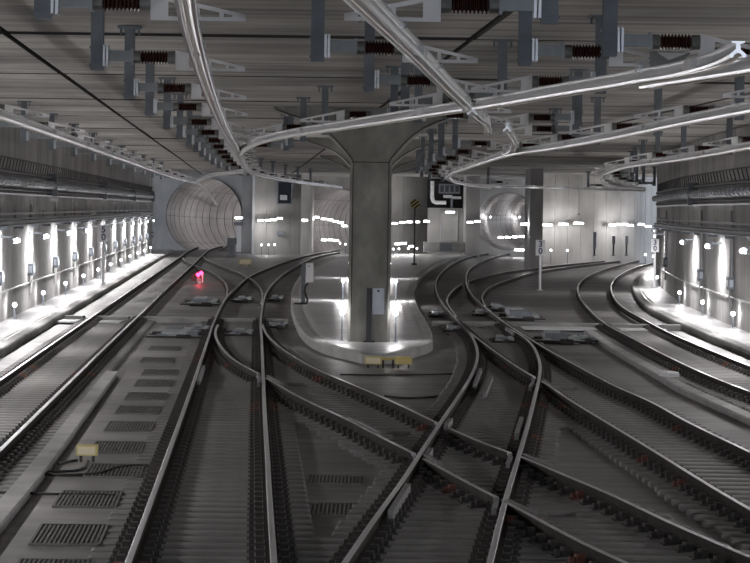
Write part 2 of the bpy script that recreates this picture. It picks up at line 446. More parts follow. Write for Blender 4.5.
def smooth_line(w):
    out = [w[0]]; acc = 0.0
    for a, c in zip(w, w[1:]):                   # even spacing
        L = (c - a).length
        while acc + L >= 0.8:
            t = (0.8 - acc) / L
            a = a.lerp(c, t); L = (c - a).length; acc = 0.0; out.append(a)
        acc += L
    if (out[-1] - w[-1]).length > 0.1: out.append(w[-1])
    n = len(out); res = []
    for i, p in enumerate(out):
        h = int(min(max(3, 0.055 * p.y / 0.8), i, n - 1 - i))
        acc_v, sw = Vector((0, 0, 0)), 0.0
        for j in range(-h, h + 1):
            g = math.exp(-2.0 * (j / max(1, h)) ** 2)
            acc_v += out[i + j] * g; sw += g
        res.append(acc_v / sw)
    return res
def cut_line(w, y0, y1):
    A_ = [p for p in w if p.y < y0]; B_ = [p for p in w if p.y > y1]
    def at(y):
        for a, c in zip(w, w[1:]):
            if (a.y - y) * (c.y - y) <= 0 and a.y != c.y: return a.lerp(c, (y - a.y) / (c.y - a.y))
        return w[-1]
    return A_ + [at(y0)], [at(y1)] + B_
W = {}
for k, pieces in R.items():
    full = [p for pc in pieces for p in pc]
    w = smooth_line(ground(full, 0.0, None, 4.0))
    nr = NEAR.get(k)
    if nr and w[0].y > nr:
        d = w[0] - w[6]; d /= abs(d.y)
        n_ = 12
        w = [w[0] + d * ((w[0].y - nr) * (n_ - i) / n_) for i in range(n_)] + w
    W[k] = []
    for p1, p2 in zip(pieces, pieces[1:]):
        A_, w = cut_line(w, U(*p1[-1]).y, U(*p2[0]).y)
        W[k].append(A_)
    W[k].append(w)
TR = [
    ('L1', 'L2', 'straight track beside the left walkway, running into the round tunnel'),
    ('A', 'B', 'left centre track that enters the frame at the bottom left and bends behind the pillar'),
    ('C1', 'C2', 'short far crossover track linking the left straight track, just behind the red signal'),
    ('D1', 'D2', 'long diagonal crossover track cutting from the left centre track to the lower right corner'),
    ('P', 'Q', 'right centre track rising from the bottom middle to the right of the island platform'),
    ('S', 'Rr', 'track branching off right of the centre toward the right edge under the crossings'),
    ('E', 'Fr', 'far branch track curving right behind the white speed sign post'),
    ('G', 'Hh', 'rightmost curved track next to the right walkway'),
]
track_of, tracks = {}, {}
for a, c, lab in TR:
    t = thing('railway_track', lab, 'railway track')
    for k in (a, c):
        track_of[k] = t; tracks[k] = t
        for w in W[k]:
            q = MB(); q.sweep(w, RP, RM); q.obj('rail', t)

# sleepers: one row every 0.6 m, merged where tracks run into each other
pairs = [(a, c) for a, c, _ in TR]
ys = [21 + 0.6 * i for i in range(int((92 - 21) / 0.6))]
sl_mesh = {}
def sleeper_mesh(L):
    key = round(L * 10)
    if key not in sl_mesh:
        q = MB(); Lr = key / 10
        q.box((0, 0, -0.235), (Lr, 0.30, 0.09), M['sleeper'])
        P_ = [(u * Lr / 2, w * 0.15, -0.19) for u, w in ((-1, -1), (1, -1), (1, 1), (-1, 1))] + [(u * (Lr / 2 - 0.03), w * 0.12, -0.174) for u, w in ((-1, -1), (1, -1), (1, 1), (-1, 1))]
        q.hexa(P_, M['sleeper'])
        sl_mesh[key] = q.mesh('sleeper')
    return sl_mesh[key]
def xs_at(k, y):
    for w in W[k]:
        r = at_y(w, y)
        if r: return r
    return None
far_b = {}
count = {}
for y in ys:
    iv = []
    for a, c in pairs:
        ra, rc = xs_at(a, y), xs_at(c, y)
        if ra and rc: iv.append([min(ra[0], rc[0]) - 0.52, max(ra[0], rc[0]) + 0.52, a])
        elif ra or rc:
            r = ra or rc; iv.append([r[0] - 0.6, r[0] + 0.6, a])
    iv.sort()
    mg = []
    for v in iv:
        if mg and v[0] < mg[-1][1] + 0.12:
            mg[-1][1] = max(mg[-1][1], v[1])
        else: mg.append(list(v))
    for x0, x1, k in mg:
        if abs((x0 + x1) / 2) > 0.155 * y + 2.5: continue
        link('sleeper', sleeper_mesh(x1 - x0), track_of[k], ((x0 + x1) / 2, y, 0))

# rail fastenings: ribbed plate, two shoulders, two spring clips, two bolts
def chair(q, m, x=0, y=0, rz=0.0):
    cs, sn = math.cos(rz), math.sin(rz)
    def tb(c, d):
        q.box((x + c[0] * cs - c[1] * sn, y + c[0] * sn + c[1] * cs, c[2]), d, m, rz)
    tb((0, 0, -0.178), (0.56, 0.20, 0.022))
    for s_ in (-1, 1):
        tb((s_ * 0.135, 0, -0.125), (0.09, 0.14, 0.10))
        tb((s_ * 0.225, 0, -0.140), (0.055, 0.09, 0.075))
def chair_mesh(m):
    q = MB(); chair(q, m); return q.mesh('baseplate')
CH, CHR = chair_mesh(M['plate']), chair_mesh(M['rustplate'])
nb = {}
for k in W:
    if k in ('C1', 'C2', 'E', 'Fr'): continue
    t = track_of[k]
    for y in ys:
        r = xs_at(k, y)
        if not r or abs(r[0]) > 0.15 * y + 1.0: continue
        if y < 70:
            o = link('baseplate', CHR if random.random() < 0.035 else CH, t, (r[0], y, 0), r[1])
        else:
            far_b.setdefault(t.name, (t, MB()))
            chair(far_b[t.name][1], M['plate'], r[0], y, r[1])
for t, q in far_b.values():
    o = q.obj('baseplates', t); o['kind'] = 'stuff'

# check rails, wing rails and switch toes (short bars beside the running rails)
def guard(k, pp, m=None):
    q = MB(); q.sweep(ground(pp, 0.0, None, 4.0), GP, m or M['guard']); q.obj('guard_rail', track_of[k])
def wing(k, pp):
    q = MB(); q.sweep(ground(pp, 0.0, None, 4.0), [(-0.032, 0.004), (0.032, 0.004), (0.032, -0.10), (-0.032, -0.10)], M['guard']); q.obj('wing_rail', track_of[k])
guard('A', [(198.5, 381), (203.5, 366)])
guard('P', [(474.5, 384.5), (480.5, 368.5)]); guard('P', [(484.5, 393), (491.5, 376.5)]); guard('P', [(390.5, 512), (408, 484.5)])
guard('D1', [(379, 432), (365, 424.5), (350, 418)]); guard('Q', [(516.5, 434), (519, 425), (521.5, 417.5)])
guard('D1', [(440, 464), (425.5, 454.5)]); guard('D2', [(446, 424.5), (451, 419)]); guard('P', [(427, 455), (431, 448.5)])
wing('D1', [(534.5, 511.5), (520, 505.5), (508, 499.5)]); wing('D1', [(494, 508), (496.5, 502), (496, 498)])
wing('D1', [(258.5, 382.5), (260, 377), (258, 374)]); wing('D1', [(282, 383), (273, 378), (268, 375.2)])
wing('D2', [(508, 463), (510.5, 457), (510, 453.5)]); wing('D2', [(555, 466), (540, 460.2), (523, 453.5)])
wing('S', [(530, 386.5), (533.4, 381), (533, 378)]); wing('S', [(556, 387), (549, 383), (543, 379)])
wing('S', [(514, 333), (506, 327)]); 

# ------------------------------------------------------------------ things lying on the track bed
# infill slab between the left track and the left centre track
slp = [(126, 372), (93, 421), (60, 470), (31, 513), (-4, 563)]
srp = [(112, 563), (140, 500), (163, 440), (180, 391), (195, 345), (203, 326)]
sl_pts = [U(x, y, -0.19) for x, y in slp][::-1] + [U(x, y, -0.19) for x, y in ((126, 362), (160, 326))]
sr_pts = [U(x, y, -0.19) for x, y in srp]
q = MB(); q.prism([(p.x, p.y) for p in sr_pts] + [(p.x, p.y) for p in sl_pts[::-1]], -0.26, -0.188, M['slab'])
slab = struct(q.obj('infill_slab'), 'flat concrete infill slab with drain gratings between the two left tracks')

def grate(px, D, wd, ln, label, rz=0.047, z=-0.188):
    p = UD(px, D, 0)
    t = thing('drain_grate', label, 'grating', (p.x, D, z), rz, 'drain gratings on the track bed')
    q = MB()
    for sx in (-1, 1): q.box((sx * wd / 2, 0, 0.012), (0.03, ln, 0.03), M['grate_bar'])
    for sy in (-1, 1): q.box((0, sy * ln / 2, 0.012), (wd, 0.04, 0.03), M['grate_bar'])
    q.box((0, 0, 0.003), (wd, ln, 0.004), M['grate_gap'])
    q.obj('frame', t)
    n = 15
    for i in range(1, n):
        q = MB(); q.box((-wd / 2 + wd * i / n, 0, 0.012), (0.026, ln - 0.04, 0.018), M['grate_bar']); q.obj('bar', t)
    for i in range(1, 4):
        q = MB(); q.box((0, -ln / 2 + ln * i / 4, 0.01), (wd - 0.03, 0.02, 0.012), M['grate_bar']); q.obj('cross_bar', t)
gr = [(51, 28.1), (70, 31.3), (88.5, 35.1), (115, 38.9), (118, 42.7), (130, 46.8), (138.5, 50.5), (146.5, 54.2), (154.5, 58.3), (160.5, 62), (157.5, 67), (164.5, 72.5)]
for i, (px, D) in enumerate(gr):
    near = ', by the yellow box' if i == 3 else ''
    grate(px, D, 0.78, 1.9, 'dark grating in the left infill slab, %s from the bottom edge%s' % (ORD[i], near))
grate(336, 38.6, 0.8, 1.2, 'faint drain grating left of the first crossing, the farther of two', 0.0, -0.246)
grate(338, 34.8, 0.82, 1.4, 'faint drain grating left of the first crossing, the nearer of two', 0.0, -0.246)

def trough(pp, name, label, z=-0.1, near=None, lid=3.0, w=0.26):
    w_ = ground(pp, z, near)
    t = thing(name, label, 'cable trough')
    q = MB(); q.sweep(w_, [(-w / 2, -0.15), (w / 2, -0.15), (w / 2, -0.035), (-w / 2, -0.035)], M['slab']); q.obj('channel', t)
    d = [0.0]
    for a, c in zip(w_, w_[1:]): d.append(d[-1] + (c - a).length)
    s_ = 0
    def pt(s0):
        for i in range(len(d) - 1):
            if d[i] <= s0 <= d[i + 1] + 1e-6: return w_[i].lerp(w_[i + 1], (s0 - d[i]) / (d[i + 1] - d[i]))
        return w_[-1]
    while s_ < d[-1] - 0.2:
        e = min(s_ + lid, d[-1]); q = MB()
        q.sweep([pt(s_ + 0.01), pt((s_ + e) / 2), pt(e - 0.01)], [(-w / 2 - .02, -0.033), (w / 2 + .02, -0.033), (w / 2, 0), (-w / 2, 0)], M['kerb']); q.obj('lid', t)
        s_ = e
    return t
trough([(-2, 513), (25, 482), (53, 447), (85, 405), (112, 371)], 'cable_trough', 'long grey cable trough right of the left straight track', near=20)
trough([(760, 420), (720, 402), (680, 384), (659.5, 372), (630, 355.5), (605, 341), (588, 329.5)], 'cable_trough', 'long grey cable trough curving left of the rightmost track', near=None)
p = U(669, 376.5, -0.1)
q = MB(); q.bevel_box((0, 0, 0.06), (0.30, 0.5, 0.12), M['white'], 0.03); q.box((0, -0.26, 0.05), (0.2, 0.03, 0.06), M['galv'])
tag(q.obj('connection_box', None, (p.x, p.y, -0.1), 0.3), 'small white connection box on the right cable trough', 'box')

# duct that crosses under all tracks, in lengths between the rails
t = thing('crossing_duct', 'low grey duct crossing the whole track bed in front of the switch machines', 'duct')
def cd(px): return 317.0 + (px - 62) / (684 - 62) * 9.5
rx = [62, 88, 133, 215.5, 261, 292, None, 428, 458, 503, 607, 655, 684]
for a, c in zip(rx, rx[1:]):
    if a is None or c is None: continue
    pa, pc = U(a, cd(a), -0.12), U(c, cd(c), -0.12)
    g = 0.13
    q = MB()
    q.beam((pa.x + g, pa.y, -0.16), (pc.x - g, pc.y, -0.16), 0.55, M['kerb'], 0.19)
    q.obj('duct_length', t)
    if a in (62, 88, 261, 607, 503):
        q = MB(); m_ = (pa + pc) / 2; wdt = (pc.x - pa.x) * 0.7
        q.beam((m_.x - wdt / 2, m_.y - 1.6, -0.18), (m_.x + wdt / 2, m_.y - 1.6, -0.18), 1.6, M['white'], 0.05); q.obj('pale_cover', t)

# switch machines beside the points
def machine(px, py, wd, label, v=0, ln=1.6, h=0.30):
    h *= 0.72
    p = U(px, py, FLOOR_Z)
    t = thing('point_machine', label, 'switch machine', (p.x, p.y, FLOOR_Z))
    m1, m2 = (M['machine'], M['machine2']) if v % 2 == 0 else (M['machine2'], M['machine'])
    q = MB(); q.bevel_box((0, 0.3, h / 2 + 0.05), (wd * 0.62, ln, h), m1, 0.04); q.box((0, 0.3, 0.03), (wd * 0.70, ln + 0.2, 0.06), M['plate']); q.obj('housing', t)
    q = MB(); q.bevel_box((-wd * 0.1, 0.5, h + 0.07), (wd * 0.36, ln * 0.5, 0.05), m2, 0.02); q.obj('lid', t)
    q = MB(); q.bevel_box((wd * 0.36, -0.2, 0.12), (wd * 0.26, ln * 0.7, 0.22), m2, 0.03); q.obj('motor_box', t)
    q = MB()
    q = MB()
    for k in range(4):
        q = MB(); q.cyl((-wd * 0.62, -ln * 0.62 + 0.45 * k, 0.10), (wd * 0.62, -ln * 0.62 + 0.45 * k, 0.10), 0.03, M['galv'] if k == 1 else M['plate'], 8); q.obj('drive_rod', t)
    q = MB(); q.bevel_box((wd * 0.18, -ln * 0.52, 0.09), (wd * 0.30, 0.4, 0.14), M['plate'], 0.02); q.obj('lock_box', t)
    q = MB(); q.box((-wd * 0.3, -ln * 0.48, 0.12), (wd * 0.22, 0.25, 0.10), m2); q.obj('detector_box', t)
    q = MB(); q.box((-wd * 0.46, -0.1, 0.10), (wd * 0.18, 0.5, 0.18), M['plate']); q.obj('bracket', t)
machine(203, 305, 1.25, 'grey blue switch machine behind the duct, right of the left straight track', 0, 3.2)
machine(178, 338, 1.35, 'pale switch machine in front of the duct, right of the left straight track', 1, 2.4)
machine(199, 333, 0.7, 'small grey detector box in front of the duct beside the left centre track', 0, 1.5, 0.22)
machine(241, 337, 0.75, 'switch machine between the rails in front of the duct, left centre track', 0, 1.6, 0.2)
machine(243, 302, 0.75, 'switch machine between the rails behind the duct, left centre track', 0, 2.0, 0.2)
machine(276, 329, 0.6, 'small pale box in front of the duct beside the island platform', 1, 1.5, 0.2)
machine(276, 301, 0.6, 'switch machine beside the island platform behind the duct', 0, 1.8, 0.2)
machine(519, 319, 1.3, 'large blue grey switch machine behind the duct, right of the centre', 0, 3.6, 0.42)
machine(497, 311, 0.6, 'small box touching the left end of the large blue grey switch machine', 1, 2.0, 0.3)
machine(557, 343, 1.25, 'grey switch machine in front of the duct, right of the centre', 0, 1.8, 0.34)
machine(583, 343, 0.6, 'small box at the right end of the front right switch machine', 1, 1.2, 0.24)
machine(437, 317, 0.55, 'pale green box beside the right kerb of the island platform behind the duct', 1, 1.6, 0.22)
machine(452, 333, 0.5, 'pale green box beside the right kerb of the island platform in front of the duct', 1, 1.2, 0.22)
machine(482, 316, 0.7, 'switch machine between the rails behind the duct, right centre track', 0, 1.6, 0.2)
machine(503, 344, 0.6, 'switch machine between the rails in front of the duct, right centre track', 0, 1.2, 0.2)

# yellow boxes
def yellow_box(px, py, wd, h, label, z=FLOOR_Z, face='cream', cables=False):
    p = U(px, py, z)
    t = thing('junction_box', label, 'junction box', (p.x, p.y, z))
    q = MB(); q.box((0, 0.10, 0.10 + h / 2), (wd, 0.22, h), M['yellow']); q.obj('body', t)
    q = MB(); q.box((0, -0.015, 0.10 + h / 2), (wd * 0.84, 0.02, h * 0.74), M[face]); q.obj('front_plate', t)
    for s_ in (-1, 1):
        q = MB(); q.box((s_ * wd * 0.3, 0.1, 0.055), (0.04, 0.04, 0.11), M['plate']); q.obj('leg', t)
    return p
p = yellow_box(86.4, 462.5, 0.31, 0.155, 'yellow junction box on the left infill slab with black cables', -0.188)
yellow_box(373, 368.5, 0.41, 0.19, 'left one of two yellow boxes at the nose of the island platform')
yellow_box(403.5, 368.5, 0.42, 0.19, 'right one of two yellow boxes at the nose of the island platform', face='yellow')
t = thing('buffer_beam', 'low tan beam between the two yellow boxes at the platform nose', 'beam')
a, c = U(379, 362, -0.1), U(397, 362, -0.1)
q = MB(); q.beam((a.x, a.y + .15, -0.03), (c.x, c.y + .15, -0.03), 0.1, M['yellow'], 0.07); q.obj('bar', t)
for x in (a.x + 0.1, c.x - 0.1):
    q = MB(); q.box((x, a.y + .15, -0.155), (0.05, 0.05, 0.19), M['plate']); q.obj('leg', t)

def cable(pp, label, r=0.018, z=-0.17):
    w = [U(x, y, z) for x, y in spline(pp, 5)]
    q = MB(); q.sweep(w, [(r * math.cos(PI * k / 3), r * math.sin(PI * k / 3)) for k in range(6)], M['cable'])
    return tag(q.obj('cable'), label, 'cable')
cable([(40, 473.5), (60, 475), (80, 475), (100, 473.5), (112, 469), (130, 466), (150, 466)], 'thick black cable snaking in front of the yellow junction box', 0.028)
cable([(42, 472), (60, 471.5), (78, 470), (85, 467), (88, 461)], 'thin black cable running left from the yellow junction box', 0.02)
cable([(58, 464), (70, 461), (77, 460)], 'short black cable end beside the yellow junction box', 0.02)
cable([(-5, 491.5), (40, 493.5), (80, 494.5), (116, 495)], 'straight dark cable across the left infill slab below the junction box', 0.02)
cable([(385, 396), (405, 398), (430, 397), (452, 395)], 'dark cable lying across the bed left of the right centre track', 0.025, -0.225)
cable([(340, 374.5), (380, 375), (430, 374.5), (470, 373)], 'dark cable crossing in front of the platform nose', 0.02, -0.225)

# ------------------------------------------------------------------ central pillar with flared head
def pillar(D0, cxp, label):
    t = struct(link('pillar', None), label)
    prof = [(0.58, PLAT_Z), (0.58, 4.90), (0.62, 5.02), (0.78, 5.22), (0.97, 5.44), (1.24, 5.70), (1.52, 5.90), (1.90, 6.08), (2.35, 6.22), (2.7, 6.34), (2.75, 6.44)]
    q = MB()
    dep = 2.4
    n = len(prof)
    ch = 0.07
    for (hw, z) in prof:
        q.v += [(cxp - hw + ch, D0, z), (cxp + hw - ch, D0, z), (cxp + hw, D0 + ch, z), (cxp + hw, D0 + dep - ch, z), (cxp + hw - ch, D0 + dep, z), (cxp - hw + ch, D0 + dep, z), (cxp - hw, D0 + dep - ch, z), (cxp - hw, D0 + ch, z)]
    for i in range(n - 1):
        for k in range(8):
            k2 = (k + 1) % 8
            q.face([i * 8 + k, i * 8 + k2, (i + 1) * 8 + k2, (i + 1) * 8 + k], M['pillar'])
    q.face([(n - 1) * 8 + k for k in range(8)], M['pillar'])
    q.obj('shaft', t)
    q = MB(); q.box((cxp, D0 - 0.005, 4.93), (1.0, 0.03, 0.025), M['joint']); q.obj('casting_joint', t)
    for sx in (-1, 1):
        q = MB()
        for (h0, z0), (h1, z1) in zip(prof[1:-1], prof[2:]):
            q.beam((cxp + sx * (h0 - 0.09), D0 - 0.004, z0), (cxp + sx * (h1 - 0.09), D0 - 0.004, z1), 0.03, M['joint'])
        q.beam((cxp + sx * 0.49, D0 - 0.004, 1.0), (cxp + sx * 0.49, D0 - 0.004, 4.9), 0.02, M['joint'])
        q.obj('edge_groove', t)
D0 = U(369, 342, PLAT_Z).y
s = D0 / F
cxp = U(368.6, 342, PLAT_Z).x
pillar(D0, cxp, 'central grey concrete pillar with flared head on the island platform')
pillar(107, cxp * 107 / D0, 'second pillar of the row, hidden behind the central one')
pillar(142, cxp * 142 / D0, 'third pillar of the row, hidden behind the central one')
def zpx(y, D): return zy(y, D, 372)
t = thing('electrical_cabinet', 'pale blue flat cabinet on the front of the central pillar', 'cabinet', (0, 0, 0))
x0, x1 = U(370.3, 342, PLAT_Z).x + 0.04, U(382.2, 342, PLAT_Z).x + 0.04
q = MB(); q.bevel_box(((x0 + x1) / 2, D0 - 0.10, (zpx(288, D0) + zpx(314, D0)) / 2), (x1 - x0, 0.18, 26 * s), M['paleblue'], 0.02); q.obj('body', t)
q = MB(); q.box(((x0 + x1) / 2 + 0.0, D0 - 0.195, zpx(290.7, D0)), (0.06, 0.02, 0.06), M['navy']); q.obj('mark', t)
t = thing('downpipe', 'dark square pipe down the front of the central pillar beside the cabinet', 'pipe')
q = MB(); q.box((U(368, 342, PLAT_Z).x + 0.01, D0 - 0.07, (zpx(288, D0) + PLAT_Z) / 2), (0.13, 0.12, zpx(288, D0) - PLAT_Z), M['darkpipe']); q.obj('pipe', t)
q = MB(); q.box((U(369, 342, PLAT_Z).x, D0 - 0.10, PLAT_Z + 0.02), (0.32, 0.18, 0.04), M['plate']); q.obj('foot', t)

# ------------------------------------------------------------------ wall fittings
def fit(name, line, D0, D1, label, cat, parts, mats=None):
    t = thing(name, label, cat)
    for pn, off, z, prof, m in parts:
        q = MB(); q.sweep(line(D0, D1, off, z), prof, m); q.obj(pn, t)
    return t
def rect(w, h): return [(-w / 2, -h / 2), (w / 2, -h / 2), (w / 2, h / 2), (-w / 2, h / 2)]
def circ(r, n=8): return [(r * math.cos(2 * PI * k / n), r * math.sin(2 * PI * k / n)) for k in range(n)]
for side, line, X, sg, De in (('left', left_line, XL, 1, 214), ('right', right_line, XR, -1, 140)):
    fit('handrail', line, 10, De, 'thin pale handrail running along the %s wall' % side, 'handrail', [('rail', 0.06, 0.92, circ(0.028), M['galv'])])
    t = fit('cable_tray', line, 10, De, 'pale cable tray with pipes along the %s wall above the lamps' % side, 'cable tray',
            [('tray', 0.19, 2.96, rect(0.36, 0.05), M['box']), ('cable_bundle', 0.16, 3.06, rect(0.20, 0.12), M['darkpipe']), ('pipe', 0.10, 3.16, circ(0.035), M['galv']),
             ('upper_pipe', 0.07, 3.33, circ(0.045), M['galv'])])
    D = 22.0
    while D < De - 2:
        q = MB(); q.box((X(D) + sg * 0.15, D, 2.89), (0.30, 0.08, 0.10), M['box']); q.box((X(D) + sg * 0.02, D, 3.14), (0.05, 0.08, 0.55), M['box']); q.obj('hanger', t); D += 6.0
    t = thing('ribbed_duct', 'long ribbed metal duct high along the %s wall between dark pipes' % side, 'duct')
    for pn, off, z, prof, m in [('duct', 0.22, 4.36, circ(0.105, 10), M['duct']), ('upper_pipe', 0.14, 4.66, circ(0.07), M['darkpipe']), ('lower_pipe', 0.14, 4.10, circ(0.06), M['darkpipe']),
                                ('ledge', 0.10, 3.96, rect(0.22, 0.05), M['galv']), ('top_wire', 0.10, 5.10, circ(0.025, 6), M['darkpipe'])]:
        q = MB(); q.sweep(line(10, De, off, z), prof, m); q.obj(pn, t)
    rb = MB(); rd = MB()
    D = 12.0
    while D < De - 2:
        rb.lathe((X(D) + sg * 0.22, D - 0.06, 4.36), (0, 1, 0), [(0, 0.16), (0.55, 0.16)], M['duct'], 10)
        rd.beam((X(D) + sg * 0.10, D, 4.68), (X(D + 0.9) + sg * 0.10, D + 0.9, 5.08), 0.03, M['darkpipe'])
        D += 1.15
    for nm, b_ in (('duct_rib', rb), ('diagonal_stay', rd)):
        o = b_.obj(nm, t); o['kind'] = 'stuff'
    D = 30.0
    while D < De - 2:
        q = MB(); q.box((X(D) + sg * 0.20, D, 4.37), (0.40, 0.10, 0.85), M['box']); q.obj('clamp_bracket', t); D += 36.0

def add_light(name, parent, loc, watts, r=0.06):
    l = bpy.data.lights.new(name, 'POINT'); l.energy = watts; l.color = LAMP_COL; l.shadow_soft_size = r
    return link(name, l, parent, loc)

def wall_lamp(x, D, z, sg, label, group, watts, ln=1.5, rz=0.0, light=True, along=True, arm_out=0.12):
    """bulkhead lamp: back box, lit tube, two end caps; sg = direction out from the wall"""
    t = thing('wall_lamp', label, 'lamp', (x, D, z), rz, group)
    q = MB()
    if along:
        ao = arm_out
        q.box((sg * ao, 0, 0.09), (0.12, ln, 0.05), M['lampbody']); q.obj('housing', t)
        if ao > 0.1:
            q = MB(); q.beam((0, 0, 0.12), (sg * ao, 0, 0.12), 0.05, M['box']); q.obj('arm', t)
        q = MB(); q.cyl((sg * ao, -ln * 0.44, 0), (sg * ao, ln * 0.44, 0), 0.065, M['lamp'], 8); q.obj('lit_tube', t)
        for e in (-1, 1):
            q = MB(); q.cyl((sg * ao, e * ln * 0.44, 0), (sg * ao, e * ln * 0.5, 0), 0.075, M['lampbody'], 8); q.obj('end_cap', t)
        if light and ao < 0.2: add_light('bulb_light', t, (sg * (ao + 0.3), 0, -0.06), watts, 0.12)
        elif light:                               # hooded lamp: shines down and onto the wall
            add_light('bulb_glow', t, (sg * (ao + 0.1), 0, -0.10), watts * 0.34, 0.10)
            l = bpy.data.lights.new('bulb_light', 'SPOT'); l.energy = watts * 0.6; l.color = LAMP_COL; l.shadow_soft_size = 0.12
            l.spot_size = math.radians(176); l.spot_blend = 0.25
            o = link('bulb_light', l, t, (sg * (ao + 0.25), 0, -0.08)); o.rotation_euler = (0, -sg * math.radians(8), 0)
    else:
        q.box((0, -0.05, 0.03), (ln, 0.10, 0.16), M['lampbody']); q.obj('housing', t)
        q = MB(); q.cyl((-ln * 0.44, -0.15, 0), (ln * 0.44, -0.15, 0), 0.065, M['lamp'], 8); q.obj('lit_tube', t)
        for e in (-1, 1):
            q = MB(); q.cyl((e * ln * 0.44, -0.15, 0), (e * ln * 0.5, -0.15, 0), 0.10, M['lampbody'], 8); q.obj('end_cap', t)
        if light: add_light('bulb_light', t, (0, -0.42, -0.02), watts, 0.10)
    return t
def bollard_lamp(x, D, z0, label, group, watts, hgt=0.48, light=True):
    t = thing('bollard_lamp', label, 'lamp', (x, D, z0), 0, group)
    q = MB(); q.box((0, 0, hgt / 2 - 0.05), (0.05, 0.05, hgt - 0.10), M['box']); q.box((0, 0, 0.015), (0.14, 0.14, 0.03), M['lampbody']); q.obj('post', t)
    q = MB(); q.sphere((0, 0, hgt), 0.075, M['lamp']); q.obj('lit_globe', t)
    q = MB(); q.lathe((0, 0, hgt + 0.07), (0, 0, 1), [(0, 0.06), (0.03, 0.04)], M['box']); q.obj('cap', t)
    if light: add_light('bulb_light', t, (0, 0, hgt), watts, 0.12)
    return t
def outlet(x, D, sg, z, label, group):
    t = thing('wall_outlet_box', label, 'outlet box', (x, D, z), 0, group)
    q = MB(); q.box((sg * 0.10, 0, 0), (0.20, 0.55, 0.42), M['box']); q.obj('box', t)
    q = MB(); q.box((sg * 0.21, -0.05, 0.0), (0.03, 0.22, 0.20), M['white']); q.obj('cover', t)
    q = MB(); q.box((sg * 0.1, -0.285, 0), (0.12, 0.02, 0.24), M['paleblue']); q.obj('side_plate', t)
    q = MB(); q.cyl((sg * 0.05, 0, 0.2), (sg * 0.05, 0, 2.94 - z), 0.035, M['galv'], 8); q.obj('conduit', t)
    q = MB(); q.box((sg * 0.03, 0.55, 0.77), (0.06, 0.30, 1.6 * 2), M['kerb']); q.obj('riser_strip', t)
LD0 = 85.9
lamps = [LD0 + 12.0 * i for i in range(-5, 11)]
for i, D in enumerate(lamps):
    k = i - 5
    nm = ('%s upper tube lamp along the left wall counted from the left edge of the frame' % ORD[k]) if k >= 0 else '%s upper tube lamp of the left wall outside the frame, counting toward the viewer' % ORD[-k - 1]
    wall_lamp(XL(D - 4), D - 4, 2.52, 1, nm, 'upper lamps on the left wall', UPPER_W, 2.5, 0.047, arm_out=0.55)
    nm = ('%s low lamp on the left walkway counted from the left edge of the frame' % ORD[k]) if k >= 0 else '%s low lamp of the left walkway outside the frame, counting toward the viewer' % ORD[-k - 1]
    bollard_lamp(XL(D) + 0.30, D - 0.6, PLAT_Z, nm, 'low lamps on the left walkway', LOWER_W)
    if k >= -1:
        nm = '%s outlet box with conduit on the left wall from the left edge' % ORD[k + 1]
        outlet(XL(D - 4 + 12), D - 4 + 12, 1, 1.38, nm, 'outlet boxes on the left wall')
def solve_right(px, z):
    best = min((abs(UD(px, D / 4, z).x - XR(D / 4)), D / 4) for D in range(240, 800))
    return best[1]
rl = [(28, 0), (40, 0), (52, 0), (64, 0)] + [(solve_right(px, 2.52), 1) for px in (760, 722, 695, 677, 665)] + [(RW[9][0] + 12, 1), (RW[9][0] + 24, 1)]
k = 0
for j_, (D, vis) in enumerate(rl):
    if vis:
        nm, nl = '%s upper lamp along the right wall counted from the right edge of the frame' % ORD[k], '%s low lamp on the right walkway counted from the right edge of the frame' % ORD[k]
        k += 1
    else: nm, nl = '%s upper tube lamp of the right wall outside the frame, counting away' % ORD[j_], '%s low lamp of the right walkway outside the frame, counting away' % ORD[j_]
    sl = -math.atan((XR(D + 1) - XR(D - 1)) / 2)
    wall_lamp(XR(D), D, 2.52, -1, nm, 'upper lamps on the right wall', UPPER_W, 1.9, sl, arm_out=0.45)
    bollard_lamp(XR(D + 5) - 0.20, D + 5, PLAT_Z, nl, 'low lamps on the right walkway', LOWER_W)
    if vis and k > 1:
        outlet(XR(D - 4), D - 4, -1, 1.38, '%s outlet box with conduit on the right wall from the right edge' % ORD[k - 2], 'outlet boxes on the right wall')
# two lamps on the flanks of the pillar
for sx, nm in ((-1, 'low lamp on the left flank of the central pillar'), (1, 'low lamp on the right flank of the central pillar')):
    bollard_lamp(cxp + sx * 0.74, D0 + 0.2, PLAT_Z, nm, 'low lamps beside the pillar', 30, 0.80)
    for Dq, xq, wd in ((107.4, cxp * 107 / D0, 'second'), (142.4, cxp * 142 / D0, 'third')):
        bollard_lamp(xq + sx * 1.05, Dq, PLAT_Z, 'low lamp %s of the %s pillar behind the central one' % ('left' if sx < 0 else 'right', wd), 'low lamps beside the pillar', 110, 0.80)

